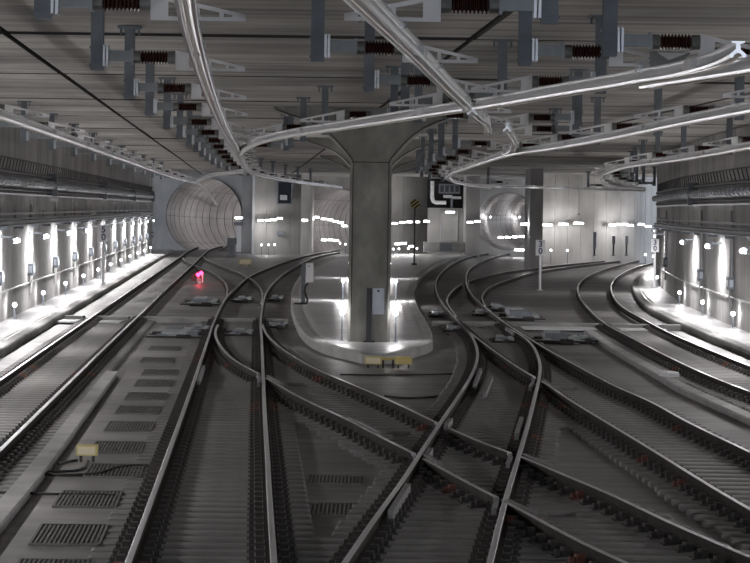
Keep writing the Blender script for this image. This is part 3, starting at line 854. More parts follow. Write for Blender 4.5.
# ------------------------------------------------------------------ overhead conductor rails
CP = [(-0.042, 0.115), (-0.042, 0.105), (-0.012, 0.098), (-0.014, 0.060), (-0.052, 0.024), (-0.048, 0.004), (-0.030, 0.004), (-0.026, 0.020), (-0.008, 0.034),
      (0.008, 0.034), (0.026, 0.020), (0.030, 0.004), (0.048, 0.004), (0.052, 0.024), (0.014, 0.060), (0.012, 0.098), (0.042, 0.105), (0.042, 0.115)]
CP = [(u * 1.55, w * 1.4) for u, w in CP]
def over(pp, dz, step=4.0, near=None, far=None):
    w = [U(x, y, H + dz) for x, y in spline(pp, step)]
    if near is not None:
        d = w[0] - w[min(5, len(w) - 1)]; d /= abs(d.y)
        if w[0].y > near: w.insert(0, w[0] + d * (w[0].y - near))
    if far: w += [UD(*f) for f in far]
    return w
CR = {}
def contact(key, w, label):
    t = thing('overhead_conductor_rail', label, 'overhead rail')
    L = 0; q = MB(); q.sweep(w, CP, M['alu']); q.obj('profile', t)
    q = MB(); q.sweep([p + Vector((0, 0, -0.006)) for p in w], circ(0.012, 6), M['copper']); q.obj('contact_wire', t)
    d = 0; nxt = 3.0
    for a, c in zip(w, w[1:]):
        ln = (c - a).length
        while nxt < d + ln:
            pm = a.lerp(c, (nxt - d) / ln)
            ang = math.atan2(-(c.x - a.x), c.y - a.y)
            if pm.y < 130:
                q = MB(); q.box((pm.x, pm.y, pm.z + 0.085), (0.165, 0.42, 0.11), M['bracket'], ang); q.obj('splice_plate', t)
            nxt += 12.0
        d += ln
    CR[key] = w
    return t
contact('c1', over([(0, 119), (60, 139), (120, 160), (170, 177), (197, 184.5)], 1.48, near=20, far=[(206, 215, 4.85), (213, 237, 4.2), (219, 262, 3.3), (225, 285, 2.6)]),
        'overhead conductor rail above the left straight track, ending in the round tunnel')
contact('c2', over([(184, 0), (188.5, 26), (195, 52), (202, 75), (214, 108), (226, 134), (237, 152), (240.5, 160), (243, 166), (248, 172), (261.5, 177), (288, 182), (315, 185.5), (342, 188.5)], 1.48, near=12),
        'overhead conductor rail dropping from the top left and bending behind the pillar')
contact('c3', over([(197, 182), (212, 176.5), (228, 174.5), (243, 172.5)], 1.54), 'short far overhead conductor rail linking the two left ones')
contact('c4', over([(239.5, 157), (241.5, 153.5), (250, 148), (262, 143.3), (290, 137.3), (345, 129.3), (400, 121), (445, 114.3), (467, 111.3)][::-1], 1.48), 'overhead conductor rail crossing in front of the pillar head')
contact('c5', over([(738, 58), (726, 64), (713, 68.8), (678, 77.5), (640, 83.5), (617, 87.5), (560, 96.5), (500, 106.5), (477, 110)], 1.48), 'overhead conductor rail running from the centre junction to its bent end at the upper right')
contact('c6', over([(760, 71.5), (735, 75.5), (700, 81), (663, 86.5), (645, 89.5)], 1.48, near=18), 'second overhead conductor rail overlapping the bent end at the right edge')
contact('c7', over([(352, 0), (383, 29), (412, 56), (443, 87), (466, 108.5)], 1.48, near=12), 'thick overhead conductor rail dropping from the top centre to the junction')
contact('c8', over([(472, 115), (478, 120.5), (485.5, 126), (488, 135)], 1.48), 'short bent conductor rail end hanging just right of the junction')
contact('c9', over([(507, 131.5), (510.5, 138), (515, 144.5), (513.5, 151), (503, 157), (485, 163.5), (464, 170)], 1.48), 'short curved overhead rail turning under the right centre bracket')
contact('c10', over([(750, 113), (720, 118.5), (690, 124), (650, 132), (610, 140), (575, 146.2), (540, 151.8), (515, 155), (488.6, 162), (466, 169.5), (452, 174.5), (447, 178), (452, 182), (468, 186), (490, 188.5)], 1.44, near=22),
        'overhead conductor rail crossing the right half and looping left at the far end')
contact('c11', over([(447.5, 174), (446, 179), (455, 183.5), (480, 186.5), (530, 188), (570, 189), (603, 190.3), (645, 191.4)], 1.48), 'farthest overhead conductor rail running level toward the right tunnel')
contact('c12', over([(750, 149), (720, 154.2), (690, 159.3), (660, 163.5), (633, 167), (613, 172), (603, 177), (602, 181), (610, 184.6), (627, 188), (645, 190)], 1.44, near=30),
        'overhead conductor rail above the rightmost track, hooking back at the far end')

# hanging supports
def support_proto(s, label, ex=0.0):
    """s=+1: post on the left of the rail. Origin: under side of the rail (contact height); rail runs along y."""
    t = thing('conductor_rail_support', label, 'rail support', (0, 0, 0), 0, 'hanging supports of the overhead rails')
    q = MB()                                   # wedge bracket with cut-outs
    zb, th = 0.19, 0.035
    def top(x): return 0.44 - (x + 0.38) / 0.86 * 0.19
    def slab(x0, x1, z00, z01, z10, z11):
        a0, a1 = (x0, x1) if s > 0 else (-x0, -x1)
        q.hexa([(a0, -th / 2, z00), (a1, -th / 2, z10), (a1, th / 2, z10), (a0, th / 2, z00), (a0, -th / 2, z01), (a1, -th / 2, z11), (a1, th / 2, z11), (a0, th / 2, z01)], M['bracket'])
    slab(-0.38, -0.22, zb, top(-0.38), zb, top(-0.22))
    slab(-0.22, 0.48, zb, zb + 0.035, zb, zb + 0.035)
    slab(-0.22, 0.48, top(-0.22) - 0.045, top(-0.22), zb + 0.03, top(0.48))
    for x in (0.02, 0.24): slab(x, x + 0.04, zb + 0.03, top(x) - 0.03, zb + 0.03, top(x + 0.04) - 0.03)
    slab(0.36, 0.48, zb + 0.03, top(0.36) - 0.01, zb + 0.02, top(0.48))
    q.obj('bracket', t)
    q = MB(); q.box((0, 0, 0.16), (0.09, 0.12, 0.07), M['galv']); q.cyl((0.07 * s, 0, 0.13), (0.07 * s, 0, 0.24), 0.012, M['galv'], 6); q.cyl((-0.07 * s, 0, 0.13), (-0.07 * s, 0, 0.24), 0.012, M['galv'], 6); q.obj('rail_clamp', t)
    q = MB()
    pr = [(0, 0.080, M['cap']), (0.09, 0.080, M['cap']), (0.095, 0.055, M['insul'])]
    x = 0.10
    for k in range(9):
        pr += [(x, 0.055, M['insul']), (x + 0.012, 0.088, M['insul']), (x + 0.02, 0.088, M['insul']), (x + 0.032, 0.055, M['insul'])]; x += 0.036
    pr += [(x, 0.055, M['cap']), (x + 0.005, 0.080, M['cap']), (x + 0.09, 0.080, M['cap'])]
    q.lathe((-0.38 * s, 0, 0.35), (-s, 0, 0), pr, M['cap'], 12); q.obj('insulator', t)
    xe = -0.38 - x - 0.09
    q = MB(); q.box((s * (xe - 0.16 - ex / 2), 0, 0.36), (0.32 + ex, 0.12, 0.13), M['arm']); q.box((s * (xe - 0.015), 0, 0.355), (0.03, 0.18, 0.19), M['arm'])
    q.box((s * (xe - 0.32 - ex), 0, 0.36), (0.025, 0.20, 0.26), M['galv']); q.box((s * (xe - 0.36 - ex), 0, 0.36), (0.025, 0.20, 0.26), M['galv']); q.obj('arm', t)
    xp = xe - 0.45 - ex
    zt = CEIL_Z - 5.13
    q = MB()
    q.box((s * xp, -0.07, (zt + 0.20) / 2 + 0.0), (0.15, 0.02, zt - 0.20 + 0.03), M['post']); q.box((s * xp, 0.07, (zt + 0.20) / 2), (0.15, 0.02, zt - 0.20 + 0.03), M['post'])
    q.box((s * xp, 0, (zt + 0.20) / 2), (0.025, 0.14, zt - 0.20 + 0.03), M['post'])
    for z in (0.24, 0.46): q.box((s * xp, 0, z), (0.18, 0.18, 0.025), M['post'])
    q.obj('post', t)
    q = MB(); q.box((s * xp, 0, zt - 0.005), (0.36, 0.30, 0.04), M['post'])
    for e in (-1, 1):
        q.cyl((s * xp + e * 0.14, 0, zt - 0.12), (s * xp + e * 0.14, 0, zt), 0.018, M['post'], 6)
    q.obj('base_plate', t)
    return t
proto = {}
def sup_at(key, y):
    w = CR[key]
    for a, c in zip(w, w[1:]):
        if (a.y - y) * (c.y - y) <= 0 and abs(a.y - c.y) > 1e-6:
            return a.lerp(c, (y - a.y) / (c.y - a.y))
    return None
def put_support(p, s, ex, label):
    kz = (s, ex)
    if kz not in proto:
        proto[kz] = support_proto(s, label, ex); o = proto[kz]; o.location = p
    else: o = copy_tree(proto[kz], p, label)
    if abs(p.z - 5.13) > 0.01:                 # the post always reaches the ceiling
        for ch in o.children:
            if ch.name.startswith('post'):
                f = (CEIL_Z - p.z - 0.20) / (CEIL_Z - 5.13 - 0.20)
                ch.scale = (1, 1, f); ch.location.z = 0.20 * (1 - f)
            if ch.name.startswith('base_plate'): ch.location.z = (CEIL_Z - p.z) - (CEIL_Z - 5.13)
    return o
SUP = [
    ('c1', 1, [20.5, 31, 41.5, 52, 62.5, 73, 83, 93, 104, 115, 126, 137, 148, 159, 170], 'above the left straight track', 0.5),
    ('c2', 1, [24.3, 33.3, 42, 49.8, 58.6, 66.7, 74.7, 82.5, 90.5, 99, 108, 117, 126, 135, 144, 153, 162, 171, 180, 190], 'of the second rail from the left', 0),
    ('c4', -1, [43.8, 52.6, 61.5, 68, 74.5, 79], 'of the rail that crosses before the pillar', 0),
    ('c5', -1, [38.1], 'of the rail with the bent end', 0),
    ('c5', 1, [30.9], 'of the rail with the bent end', 0),
    ('c6', 1, [28.9], 'of the overlapping rail at the right edge', 0),
    ('c6', -1, [31.0], 'of the overlapping rail at the right edge', 0),
    ('c7', -1, [24.0], 'of the thick central rail', 0),
    ('c7', 1, [30.7, 38.4], 'of the thick central rail', 0),
    ('c8', 1, [46.3, 52], 'of the short bent rail beside the junction', 0),
    ('c9', -1, [52.8, 60], 'of the short curved rail right of the junction', 0),
    ('c9', 1, [74, 86, 96], 'of the short curved rail right of the junction', 0),
    ('c10', -1, [38, 46.8, 56.5, 65.3, 73], 'of the rail crossing the right half', 0),
    ('c10', 1, [83, 93, 103, 113], 'of the rail crossing the right half', 0),
    ('c11', 1, [125, 137, 149, 161, 173, 185, 197], 'of the farthest rail', 0),
    ('c12', -1, [47, 56, 65, 74.3, 83.5, 93, 103, 113, 123, 133, 143, 153, 164, 176, 188], 'above the rightmost track', 0),
]
cnt = {}
for key, s_, Ds, lab, ex in SUP:
    for D in Ds:
        p = sup_at(key, D)
        if not p: continue
        i = cnt.get(lab, 0); cnt[lab] = i + 1
        if p.y > 85: pass
        put_support(p, s_, ex, '%s hanging support from the near end, %s' % (ORD[i], lab))

p_ = [UD(x, 30.4, z) for x, z in ((650, 5.47), (650, 5.30), (677, 5.29), (691, 5.455))]
t = thing('clamp_plate', 'pale triangular clamp plate under the insulator beside the bent rail end', 'plate')
q = MB(); q.hexa([tuple(v + Vector((0, dy, 0))) for dy in (0, 0.04) for v in p_], M['cap']); q.obj('plate', t)
p_ = [UD(x, 30.39, z) for x, z in ((657, 5.455), (668, 5.375), (670, 5.375), (687, 5.45))]
q = MB(); q.hexa([tuple(v + Vector((0, dy, 0))) for dy in (-0.02, 0.005) for v in p_], M['bracket']); q.obj('gusset', t)

# ------------------------------------------------------------------ far end: portals, piers, recess
def wall_piece(name, px0, D_0, px1, D_1, label, m='backwall', z0=FLOOR_Z, z1=CEIL_Z + 0.1, th=0.5, n=0):
    a, c = UD(px0, D_0, 0), UD(px1, D_1, 0)
    w = struct(link(name, None), label)
    nn = n or max(1, int((c - a).length / 2.6))
    for i in range(nn):
        p, r = a.lerp(c, (i + 0.01) / nn), a.lerp(c, (i + 0.99) / nn)
        d = (r - p).normalized(); o = Vector((-d.y, d.x, 0)) * th
        q = MB(); q.hexa([(p.x, p.y, z0), (r.x, r.y, z0), (r.x + o.x, r.y + o.y, z0), (p.x + o.x, p.y + o.y, z0), (p.x, p.y, z1), (r.x, r.y, z1), (r.x + o.x, r.y + o.y, z1), (p.x + o.x, p.y + o.y, z1)], M[m])
        q.obj('wall_panel', w)
    return w
def portal(name, px0, px1, cx, cy, rpx, D, label, m='backwall', path=(0.2, -0.03), rings=30, rw=1.7, curve=0.004, z1=CEIL_Z + 0.1):
    """end wall with a round opening and the lined bore behind it"""
    x0, x1 = (px0 - CX) * D / F, (px1 - CX) * D / F
    c = Vector((U(cx, cy, 0).x * 0 + (cx - CX) * D / F, D, zy(cy, D, cx))); r = rpx * D / F
    zb, zt = FLOOR_Z - 0.1, z1
    w = struct(link(name, None), label)
    q = MB(); n = 48
    for lay, dy in ((0, 0.0), (1, 0.5)):
        for k in range(n):
            a = 2 * PI * k / n; dx, dz = math.cos(a), math.sin(a)
            q.v.append((c.x + r * dx, D + dy, c.z + r * dz))
            t = min([(x1 - c.x) / dx if dx > 1e-6 else 1e9, (x0 - c.x) / dx if dx < -1e-6 else 1e9, (zt - c.z) / dz if dz > 1e-6 else 1e9, (zb - c.z) / dz if dz < -1e-6 else 1e9])
            t = max(t, r * 1.001)
            q.v.append((c.x + t * dx, D + dy, c.z + t * dz))
    for k in range(n):
        k2 = (k + 1) % n
        q.face([2 * k, 2 * k2, 2 * k2 + 1, 2 * k + 1], M[m])
    q.obj('portal_face', w)
    # bore rings
    ang, y = path[0], 0.0
    p = c.copy()
    for i in range(rings):
        ang += curve * rw * 3
        d = Vector((math.sin(ang), math.cos(ang), path[1])); e = p + d * rw
        q = MB(); ns = 40
        side = Vector((math.cos(ang), -math.sin(ang), 0)); up = Vector((0, 0, 1))
        seg = 40 // 8
        for kk in range(8):                     # eight lining segments with open joints, in one ring
            base = len(q.v)
            for j in range(seg + 1):
                a = 2 * PI * (kk + (j + (0.025 if j == 0 else -0.025 if j == seg else 0)) / seg + (0.5 if False else 0)) / 8
                o1 = side * math.cos(a) + up * math.sin(a)
                q.v.append(tuple(p + d * 0.02 + o1 * r)); q.v.append(tuple(e - d * 0.02 + o1 * r))
            for j in range(seg): q.face([base + 2 * j, base + 2 * j + 2, base + 2 * j + 3, base + 2 * j + 1], M['ring'])
        q.obj('lining_ring', w)
        p = e
    q = MB()                                    # dark backing behind the joints and the far end
    p = c.copy(); ang = path[0]; pts = []
    for i in range(rings + 1):
        pts.append((p.copy(), ang)); ang += curve * rw * 3; p = p + Vector((math.sin(ang), math.cos(ang), path[1])) * rw
    for (pp_, an) in pts:
        side = Vector((math.cos(an), -math.sin(an), 0))
        for k in range(24):
            a = 2 * PI * k / 24; q.v.append(tuple(pp_ + (side * math.cos(a) + Vector((0, 0, 1)) * math.sin(a)) * (r + 0.06)))
    for i in range(rings):
        for k in range(24):
            k2 = (k + 1) % 24; q.face([i * 24 + k, i * 24 + k2, (i + 1) * 24 + k2, (i + 1) * 24 + k], M['joint'])
    q.obj('joint_backing', w)
    q = MB()                                    # invert slab
    q.sweep([(pp_.x, pp_.y, pp_.z) for pp_, _ in pts], [(-r * 0.55, -(c.z + 0.24)), (r * 0.55, -(c.z + 0.24)), (r * 0.5, -(c.z + 0.5)), (-r * 0.5, -(c.z + 0.5))], M['platform']); q.obj('invert_slab', w)
    return w, pts, r
D_P1 = 238.0
pw, pts1, r1 = portal('wall_back', 140, 243, 204, 215.5, 38.0, D_P1, 'grey end wall with the round lined tunnel mouth at the far left', rings=34, path=(0.08, -0.02), curve=0.0055)
pw2, pts2, r2 = portal('wall_back', 309, 394, 338, 226, 37.0, 240.0, 'end wall with the lined tunnel mouth behind the central pillar', rings=26, path=(0.10, 0.0), curve=0.004)
pw3, pts3, r3 = portal('wall_back', 479, 532, 506, 221, 29.0, 232.0, 'end wall with the lined tunnel mouth left of the dark pier', rings=30, path=(0.06, 0.0), curve=0.0045)
# piers and plain walls
def pier(px0, px1, D, label, m, dep=1.2):
    x0, x1 = (px0 - CX) * D / F, (px1 - CX) * D / F
    q = MB(); q.box(((x0 + x1) / 2, D + dep / 2, (CEIL_Z + 0.05 + FLOOR_Z) / 2), (x1 - x0, dep, CEIL_Z + 0.05 - FLOOR_Z), M[m])
    return struct(q.obj('pier'), label)
pier(242, 255, 226, 'dark square pier right of the round left tunnel mouth', 'darkcol', 12.0)
wall_piece('wall_back', 254, 224, 302, 226, 'light grey end wall with lamps and a dark window left of the pillar', n=4)
pier(301, 310, 224, 'pale narrow pier left of the tunnel mouth behind the pillar', 'backwall', 16.0)
wall_piece('wall_back', 390, 226, 427.5, 230, 'light grey end wall right of the pillar with lamps and the striped disc sign', n=3)
wall_piece('wall_back', 427, 226, 467, 226, 'end wall under the equipment recess with a pale door panel', z1=zy(208, 226, 447), n=3)
wall_piece('wall_back', 427, 226, 467, 226, 'end wall strip above the equipment recess', z0=zy(178.5, 226, 447), n=1)
pier(466, 480, 220, 'pale pier left of the right tunnel mouth', 'backwall', 14.0)
pier(530, 543, 176, 'dark square pier behind the white speed sign', 'darkcol', 6.0)
wall_piece('wall_back', 541, 199, 606, 203, 'light grey wall right of the dark pier with two star bright lamps', n=5)
wall_piece('wall_back', 606, 203, 634, 206, 'plain pale wall panel right of the far lamps', n=2)
wall_piece('wall_back', 634, 206, 675, 215, 'grey wall curving to the right tunnel behind the right wall', n=4)
# window
t = struct(link('window_1', None), 'dark window high in the left end wall')
Dw = 225.0
def rectbox(q, px0, px1, y0, y1, D, dep, m):
    q.box((((px0 + px1) / 2 - CX) * D / F, D - dep / 2, (zy(y0, D, (px0 + px1) / 2) + zy(y1, D, (px0 + px1) / 2)) / 2), ((px1 - px0) * D / F, dep, (y1 - y0) * D / F), m)
q = MB(); rectbox(q, 278, 291.5, 182, 203.5, Dw, 0.25, M['glass']); q.obj('pane', t)
q = MB()
for a in ((277, 278.2, 181, 204.5), (291.2, 292.4, 181, 204.5), (278, 291.5, 181, 182.2), (278, 291.5, 203.3, 204.5)): rectbox(q, *a, Dw, 0.40, M['box'])
q.obj('frame', t)
q = MB(); rectbox(q, 280, 287, 195, 200, Dw - 0.25, 0.10, M['galv']); q.obj('sill_box', t)
# equipment recess
t = struct(link('trim_1', None), 'dark equipment recess high in the end wall')
q = MB(); Dr = 227.6
rectbox(q, 427, 467, 178, 208.5, Dr + 1, 0.2, M['dark']); q.obj('recess_back', t)
t = thing('ventilation_pipe', 'white bent ventilation pipe in the dark recess', 'pipe')
q = MB(); Dv = 226.2
def bend(pp, r, m):
    w = [Vector(((x - CX) * Dv / F, Dv, zy(y, Dv, x))) for x, y in pp]
    for a, c in zip(w, w[1:]): q.cyl(a, c, r, m, 10)
    for a in w[1:-1]: q.sphere(a, r, m, 10)
bend([(432, 181), (432, 197), (433, 201), (436, 202.6), (446, 202.6)], 0.17, M['white']); q.obj('pipe', t)
q = MB()
for y in (184, 190, 196): q.cyl(((432 - CX) * Dv / F, Dv, zy(y, Dv, 432)), ((432 - CX) * Dv / F, Dv, zy(y + 0.6, Dv, 432)), 0.20, M['galv'], 10)
q.obj('collar', t)
t = thing('fan_unit', 'grey boxed fan unit in the dark recess beside the white pipe', 'fan unit')
q = MB(); rectbox(q, 438.5, 459.5, 184, 193.5, Dv + 0.6, 0.6, M['box']); q.obj('housing', t)
q = MB()
for k in range(4): rectbox(q, 440 + k * 5, 443.5 + k * 5, 185.5, 192, Dv - 0.02, 0.05, M['darkpipe'])
q.obj('louvre', t)
q = MB(); rectbox(q, 443, 452, 195, 198, Dv + 0.4, 0.3, M['galv']); rectbox(q, 450.5, 452.5, 198, 210, Dv + 0.3, 0.2, M['box']); rectbox(q, 452, 461, 196.5, 199, Dv + 0.4, 0.3, M['galv']); q.obj('pipework', t)
t = struct(link('door_1', None), 'pale grey door panel under the equipment recess')
q = MB(); rectbox(q, 441.5, 457, 212, 241.5, 226, 0.10, M['backwall']); q.obj('leaf', t)
q = MB()
for a in ((440.5, 441.5, 211, 241.5), (457, 458, 211, 241.5), (441, 457.5, 211, 212)): rectbox(q, *a, 226, 0.18, M['galv'])
q.obj('frame', t)
t = thing('stair_block', 'low grey block with steps below the door', 'steps')
q = MB(); rectbox(q, 424, 465, 242, 252, 223, 1.6, M['kerb']); q.obj('block', t)
for k in range(4):
    q = MB(); rectbox(q, 440, 452.5, 243.2 + 2.1 * k, 244.8 + 2.1 * k, 221.4, 0.4 + 0.25 * k, M['box']); q.obj('step', t)

# far lamps (upper tubes and low globes)
def Uz(px, py, D): return ((px - CX) * D / F, D, zy(py, D, px))
def far_set(pts, D_of, label, group, watts, every=1, ln=0.5):
    for i, (x, y) in enumerate(pts):
        D = D_of(x); p = Uz(x, y, D)
        wall_lamp(p[0], p[1], p[2], 1, label % ORD[i], group, watts, ln, 0, i % every == 0, along=False)
far_set([(261, 220.5), (268, 220.3), (274, 219.8), (280, 218.5)], lambda x: 223 + (x - 254) * 0.04, '%s from the left of four upper lamps on the wall with the dark window', 'upper lamps on the window wall', BACK_W, 2)
far_set([(305, 220.5), (311.5, 219.5), (316.5, 217.5), (324, 219), (330.5, 220), (336, 221.5), (341, 222.8), (345, 226)], lambda x: 221 if x < 310 else 236.5, '%s from the left of the upper lamps at the tunnel mouth behind the pillar', 'upper lamps at the middle tunnel mouth', BACK_W, 2)
far_set([(324.5, 240), (331, 240), (336.5, 240.5)], lambda x: 236, '%s from the left of the low tubes at the tunnel mouth behind the pillar', 'low tubes at the middle tunnel mouth', BACK_W * 0.6, 1)
far_set([(395, 223.5), (402.5, 222.5), (409.5, 222), (417, 222), (426.5, 221.5)], lambda x: 224, '%s from the left of five upper lamps just right of the pillar', 'upper lamps right of the pillar', BACK_W, 2)
far_set([(398, 244), (404, 243.5), (412, 246.5)], lambda x: 222.5, '%s from the left of the low bright tubes just right of the pillar', 'low tubes right of the pillar', BACK_W * 0.7, 1)
far_set([(470, 222.5), (477.5, 221.5)], lambda x: 218.5, '%s from the left of two lamps on the pale pier beside the right tunnel', 'lamps on the right pale pier', BACK_W * 0.8, 2)
far_set([(501, 237.5), (508, 237.3), (515, 237), (522, 236.5), (529, 236.5)], lambda x: 229, '%s from the left of the lamp row inside the right tunnel mouth', 'lamp row in the right tunnel mouth', BACK_W * 0.7, 2)
far_set([(517.5, 250), (523, 250)], lambda x: 226, '%s of two low tubes left of the foot of the dark pier', 'low tubes by the dark pier', BACK_W * 0.5, 1)
far_set([(547.5, 225), (563.5, 224.5), (578.5, 223.5)], lambda x: 198 + (x - 541) * 0.06, '%s from the left of three upper lamps right of the dark pier', 'upper lamps right of the dark pier', BACK_W, 1, 0.8)
far_set([(612.5, 225), (618.5, 224.5), (624.5, 224.5), (630.5, 225.5), (641, 224.5), (648, 226.5)], lambda x: 202 + (x - 606) * 0.08, '%s from the left of six upper lamps on the far right wall', 'upper lamps on the far right wall', BACK_W, 2)
p = Uz(239, 218, 224)
t = wall_lamp(p[0], p[1], p[2], 1, 'bright lamp on the edge of the dark pier right of the round tunnel', None, BACK_W * 1.0, 0.7, 0, True, along=False)
p = Uz(525.5, 224.5, 178)
t = wall_lamp(p[0], p[1], p[2], 1, 'bright lamp on the left edge of the dark pier at the right tunnel', None, BACK_W * 1.2, 0.7, 0, True, along=False)
p = Uz(450, 212.3, 225)
t = wall_lamp(p[0], p[1], p[2], 1, 'lamp above the pale door under the recess', None, BACK_W * 0.5, 0.8, 0, True, along=False)
p = Uz(340, 242, 206)
def ground_lamp(px, D, label, group, w, hz=0.5):
    x = (px - CX) * D / F
    bollard_lamp(x, D, PLAT_Z if abs(px - 400) < 70 else FLOOR_Z, label, group, w, hz + (0 if abs(px - 400) < 70 else 0.34))
for i, px in enumerate((262, 269, 275)): ground_lamp(px, 219 + i * 1.5, '%s from the left of three low lamps at the foot of the window wall' % ORD[i], 'low lamps at the window wall', BACK_W * 0.6)
for i, px in enumerate((340.5, 346)): ground_lamp(px, 226 - i * 6, '%s of two low lamps left of the pillar at the far platform end' % ORD[i], 'low lamps far behind the pillar', BACK_W * 0.8, 0.75)
for i, px in enumerate((394, 399.5, 409, 417.5)): ground_lamp(px, 214 + 2 * i, '%s from the left of four low lamps right of the pillar far away' % ORD[i], 'low lamps far right of the pillar', BACK_W * 0.6)
for i, px in enumerate((551.5, 568)): ground_lamp(px, 195, '%s of two star bright low lamps right of the white speed sign' % ORD[i], 'low lamps right of the dark pier', BACK_W * 0.8, 0.75)
for i, px in enumerate((646, 654)): ground_lamp(px, 196 - 6 * i, '%s of two low lamps behind the curved right wall end' % ORD[i], 'low lamps at the far right', BACK_W * 0.8)
# lamps inside each bore; the left bore's are unseen, added to light its lining
for nm, pts, r in (('left', pts1, r1), ('middle', pts2, r2), ('right', pts3, r3)):
    for i in (5, 12, 20):
        if i >= len(pts): continue
        pp_, an = pts[i]
        side = Vector((math.cos(an), -math.sin(an), 0))
        o = pp_ - side * (r * 0.90) + Vector((0, 0, 0.3)) if nm == 'right' else pp_ + side * (r * 0.90) + Vector((0, 0, 0.3))
        wall_lamp(o.x, o.y, o.z, 1 if nm == 'right' else -1, '%s lamp on the lining inside the %s tunnel (left ones added)' % (ORD[(5, 12, 20).index(i)], nm), 'lamps inside the tunnels', BORE_W * (0.22 if nm == 'right' else 1.0), 0.6, -an, True)

# white lit post under the pier lamp, far posts
def post_thing(name, px, y0, y1, D, wpx, label, cat, m, top=None):
    x = (px - CX) * D / F
    t = thing(name, label, cat, (x, D, 0))
    z1, z0 = zy(y0, D, px), zy(y1, D, px)
    q = MB(); q.box((0, 0, (z0 + z1) / 2), (wpx * D / F, 0.12, z1 - z0), M[m]); q.box((0, 0, z0 + 0.04), (wpx * D / F * 2, 0.3, 0.08), M['box']); q.obj('pole', t)
    if top:
        q = MB(); q.box((0, -0.08, z1 - top / 2), (wpx * D / F * 1.9, 0.14, top), M['box']); q.obj('head', t)
    return t
post_thing('service_post', 239, 222, 253, 222.5, 5, 'white lit service post below the lamp of the left dark pier', 'post', 'white', 0.3)
post_thing('cable_cabinet', 232.5, 238, 256, 214, 5, 'small blue grey trackside cabinet left of the white service post', 'cabinet', 'box', 0.5)
post_thing('signal_post', 595, 232, 256, 196, 1.6, 'thin dark signal post before the plain pale wall panel', 'signal', 'darkpipe', 1.2)
post_thing('signal_post', 614, 236, 256, 197, 1.6, 'thin dark signal post under the far right lamps', 'signal', 'darkpipe', 0.6)
post_thing('signal_post', 627, 236, 256, 198, 1.6, 'second thin dark post under the far right lamps', 'signal', 'darkpipe', 0.6)
post_thing('drop_conduit', 579, 180, 215, 197, 1.2, 'thin pale conduit dropping down the far right wall', 'conduit', 'galv')
q = MB(); rectbox(q, 277.5, 286, 231, 235, 225.1, 0.3, M['box']); tag(q.obj('fuse_box'), 'small grey box on the wall below the dark window', 'box')

# ------------------------------------------------------------------ signs and signals
FONT = {'0': ['01110', '10001', '10001', '10001', '10001', '10001', '01110'], '3': ['11110', '00001', '00001', '01110', '00001', '00001', '11110'], '5': ['11111', '10000', '11110', '00001', '00001', '10001', '01110']}
def digit(ch, xc, zc, h, y, parent):
    cu = bpy.data.curves.new('digit_' + ch, 'FONT')
    cu.body = ch; cu.size = h * 1.35; cu.align_x = 'CENTER'; cu.align_y = 'CENTER'; cu.extrude = 0.01; cu.offset = h * 0.02
    cu.materials.append(M['navy'])
    tmp = bpy.data.objects.new('digit', cu); COL.objects.link(tmp)
    dg = bpy.context.evaluated_depsgraph_get(); me = bpy.data.meshes.new_from_object(tmp.evaluated_get(dg))
    bpy.data.objects.remove(tmp)
    o = bpy.data.objects.new('digit', me); COL.objects.link(o); o.parent = parent
    o.location = (xc, y, zc); o.rotation_euler = (PI / 2, 0, 0)
    return o
def speed_sign(px, D, y0, y1, wpx, ybase, txt, label, zbase):
    x = (px - CX) * D / F
    t = thing('speed_sign', label, 'sign', (x, D, 0))
    z1, z0 = zy(y0, D, px), zy(y1, D, px); w = wpx * D / F; h = z1 - z0
    q = MB(); q.box((0, 0, (z0 + z1) / 2), (w, 0.05, h), M['white']); q.obj('plate', t)
    q = MB(); q.cyl((0, 0.05, zbase), (0, 0.05, z0 + h * 0.4), 0.06 if D < 150 else 0.075, M['white'], 8); q.box((0, 0.05, zbase + 0.02), (0.3, 0.3, 0.04), M['galv']); q.obj('pole', t)
    digit(txt[0], 0, z1 - h * 0.27, h * 0.40, -0.035, t)
    digit(txt[1], 0, z0 + h * 0.27, h * 0.40, -0.035, t)
D = U(541, 290.5, FLOOR_Z).y
speed_sign(541, D, 240, 255.5, 9.5, 290, '30', 'white speed sign 30 on a white pole between the right tracks', FLOOR_Z)
speed_sign(655.5, 132.0, 239, 252, 8, 268, '30', 'white speed sign 30 on a pole at the far end of the right walkway', PLAT_Z)
Ds = 126.5
speed_sign(104, Ds, 225, 242, 12, 278, '50', 'white speed sign 50 on a pole on the left walkway before the lamps', PLAT_Z)
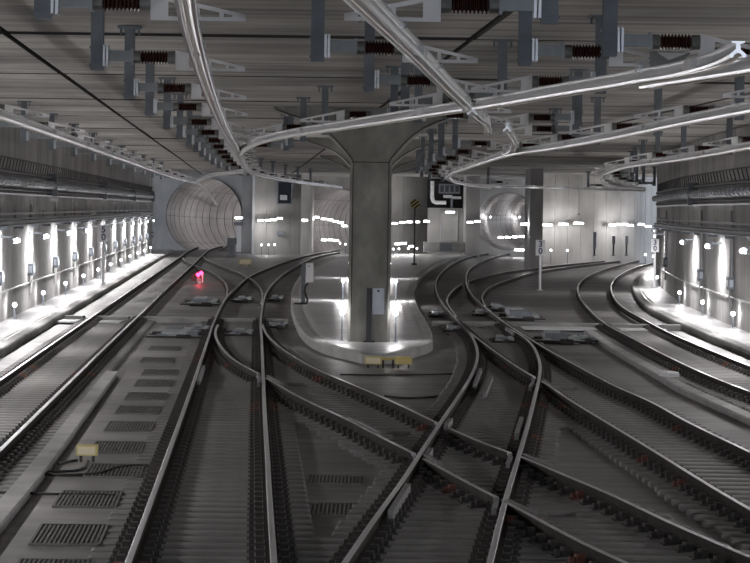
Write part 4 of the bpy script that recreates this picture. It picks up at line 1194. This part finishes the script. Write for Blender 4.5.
# striped disc sign
Dd = U(415, 265, PLAT_Z).y
xd = (415 - CX) * Dd / F
t = thing('warning_disc_sign', 'yellow and black striped disc sign on a thin dark pole right of the pillar', 'sign', (xd, Dd, 0))
zc = zy(204, Dd, 415); rd = 4.8 * Dd / F
q = MB(); q.cyl((0, 0, PLAT_Z), (0, 0, zc), 0.055, M['darkpipe'], 8); q.box((0, 0, PLAT_Z + 0.06), (0.35, 0.35, 0.12), M['darkpipe']); q.obj('pole', t)
q = MB(); q.lathe((0, -0.06, zc), (0, -1, 0), [(0, rd), (0.05, rd)], M['yellow'], 20); q.obj('disc', t)
for k in (-1, 0, 1):
    hl = math.sqrt(max(0.01, rd * rd - (k * rd * 0.62) ** 2)) * 0.93
    o = k * rd * 0.62
    q = MB(); d = Vector((0.78, 0, 0.62)); nrm = Vector((-0.62, 0, 0.78)) * o
    q.beam(Vector((0, -0.125, zc)) + nrm - d * hl, Vector((0, -0.125, zc)) + nrm + d * hl, rd * 0.30, M['black'], 0.02) if False else q.hexa([
        tuple(Vector((0, -0.12, zc)) + nrm + d * (e * hl) + Vector((-0.62, 0, 0.78)) * (f * rd * 0.16) + Vector((0, g, 0))) for g in (0, -0.02) for (e, f) in ((-1, -1), (1, -1), (1, 1), (-1, 1))], M['black'])
    q.obj('stripe', t)
# platform cabinet on a post
Dc = U(304.5, 304.5, PLAT_Z).y
t = thing('control_box', 'white control box on a dark post at the left edge of the island platform', 'control box', ((304.5 - CX) * Dc / F, Dc, 0))
k = Dc / F
q = MB(); q.box((0, 0, (PLAT_Z + zy(263.5, Dc, 306)) / 2), (4.2 * k, 0.14, zy(263.5, Dc, 306) - PLAT_Z), M['post']); q.obj('post', t)
q = MB(); q.bevel_box((6 * k, -0.05, zy(272.5, Dc, 306)), (7.2 * k, 0.22, 19 * k), M['white'], 0.02); q.obj('box', t)
q = MB(); q.box((5.5 * k, -0.17, zy(266, Dc, 306)), (1.2 * k, 0.02, 1.2 * k), M['navy']); q.obj('mark', t)
q = MB()
cp = [(309, 283), (306.5, 286.5), (306, 291), (307.5, 296), (309, 300), (308, 303.5), (303, 303.5), (295.5, 303.8)]
w = [Vector(((x - 304.5) * k, -0.12, zy(y, Dc, x))) for x, y in cp]
for a, c in zip(w, w[1:]): q.cyl(a, c, 0.045, M['cable'], 6)
q.obj('cable', t)
# dwarf signal with red lenses
Dg = U(200.5, 284, FLOOR_Z).y
k = Dg / F
t = thing('dwarf_signal', 'low black track signal showing two red lights on the left bed', 'signal', ((200.5 - CX) * k, Dg, FLOOR_Z))
q = MB(); q.bevel_box((0, 0.1, 0.42), (7.5 * k, 0.25, 0.52), M['black'], 0.06); q.obj('housing', t)
q = MB(); q.bevel_box((-5.5 * k, 0.1, 0.34), (6 * k, 0.3, 0.40), M['plate'], 0.08); q.obj('side_housing', t)
for nm, (dx, dz) in (('red_lens', (-1.6, 0.46)), ('red_lens', (1.6, 0.55))):
    q = MB(); q.lathe((dx * k, -0.03, dz), (0, -1, 0), [(0, 0.10), (0.03, 0.07)], M['red'], 12); q.obj(nm, t)
q = MB(); q.lathe((-0.6 * k, -0.03, 0.22), (0, -1, 0), [(0, 0.12), (0.03, 0.1)], M['kerb'], 12); q.obj('dark_lens', t)
q = MB(); q.box((3.0 * k, -0.02, 0.30), (0.07, 0.06, 0.45), M['white']); q.box((0, 0, 0.08), (0.16, 0.12, 0.16), M['galv']); q.obj('bracket', t)
l = bpy.data.lights.new('red_light', 'POINT'); l.energy = 6; l.color = (1, 0.02, 0.08); l.shadow_soft_size = 0.05
link('red_light', l, t, (0, -0.5, 0.55))
# yellow-brown trackside box near the far crossover
yellow_box(245, 266, 0.8, 0.35, 'small brown yellow box between the far tracks right of the crossover')
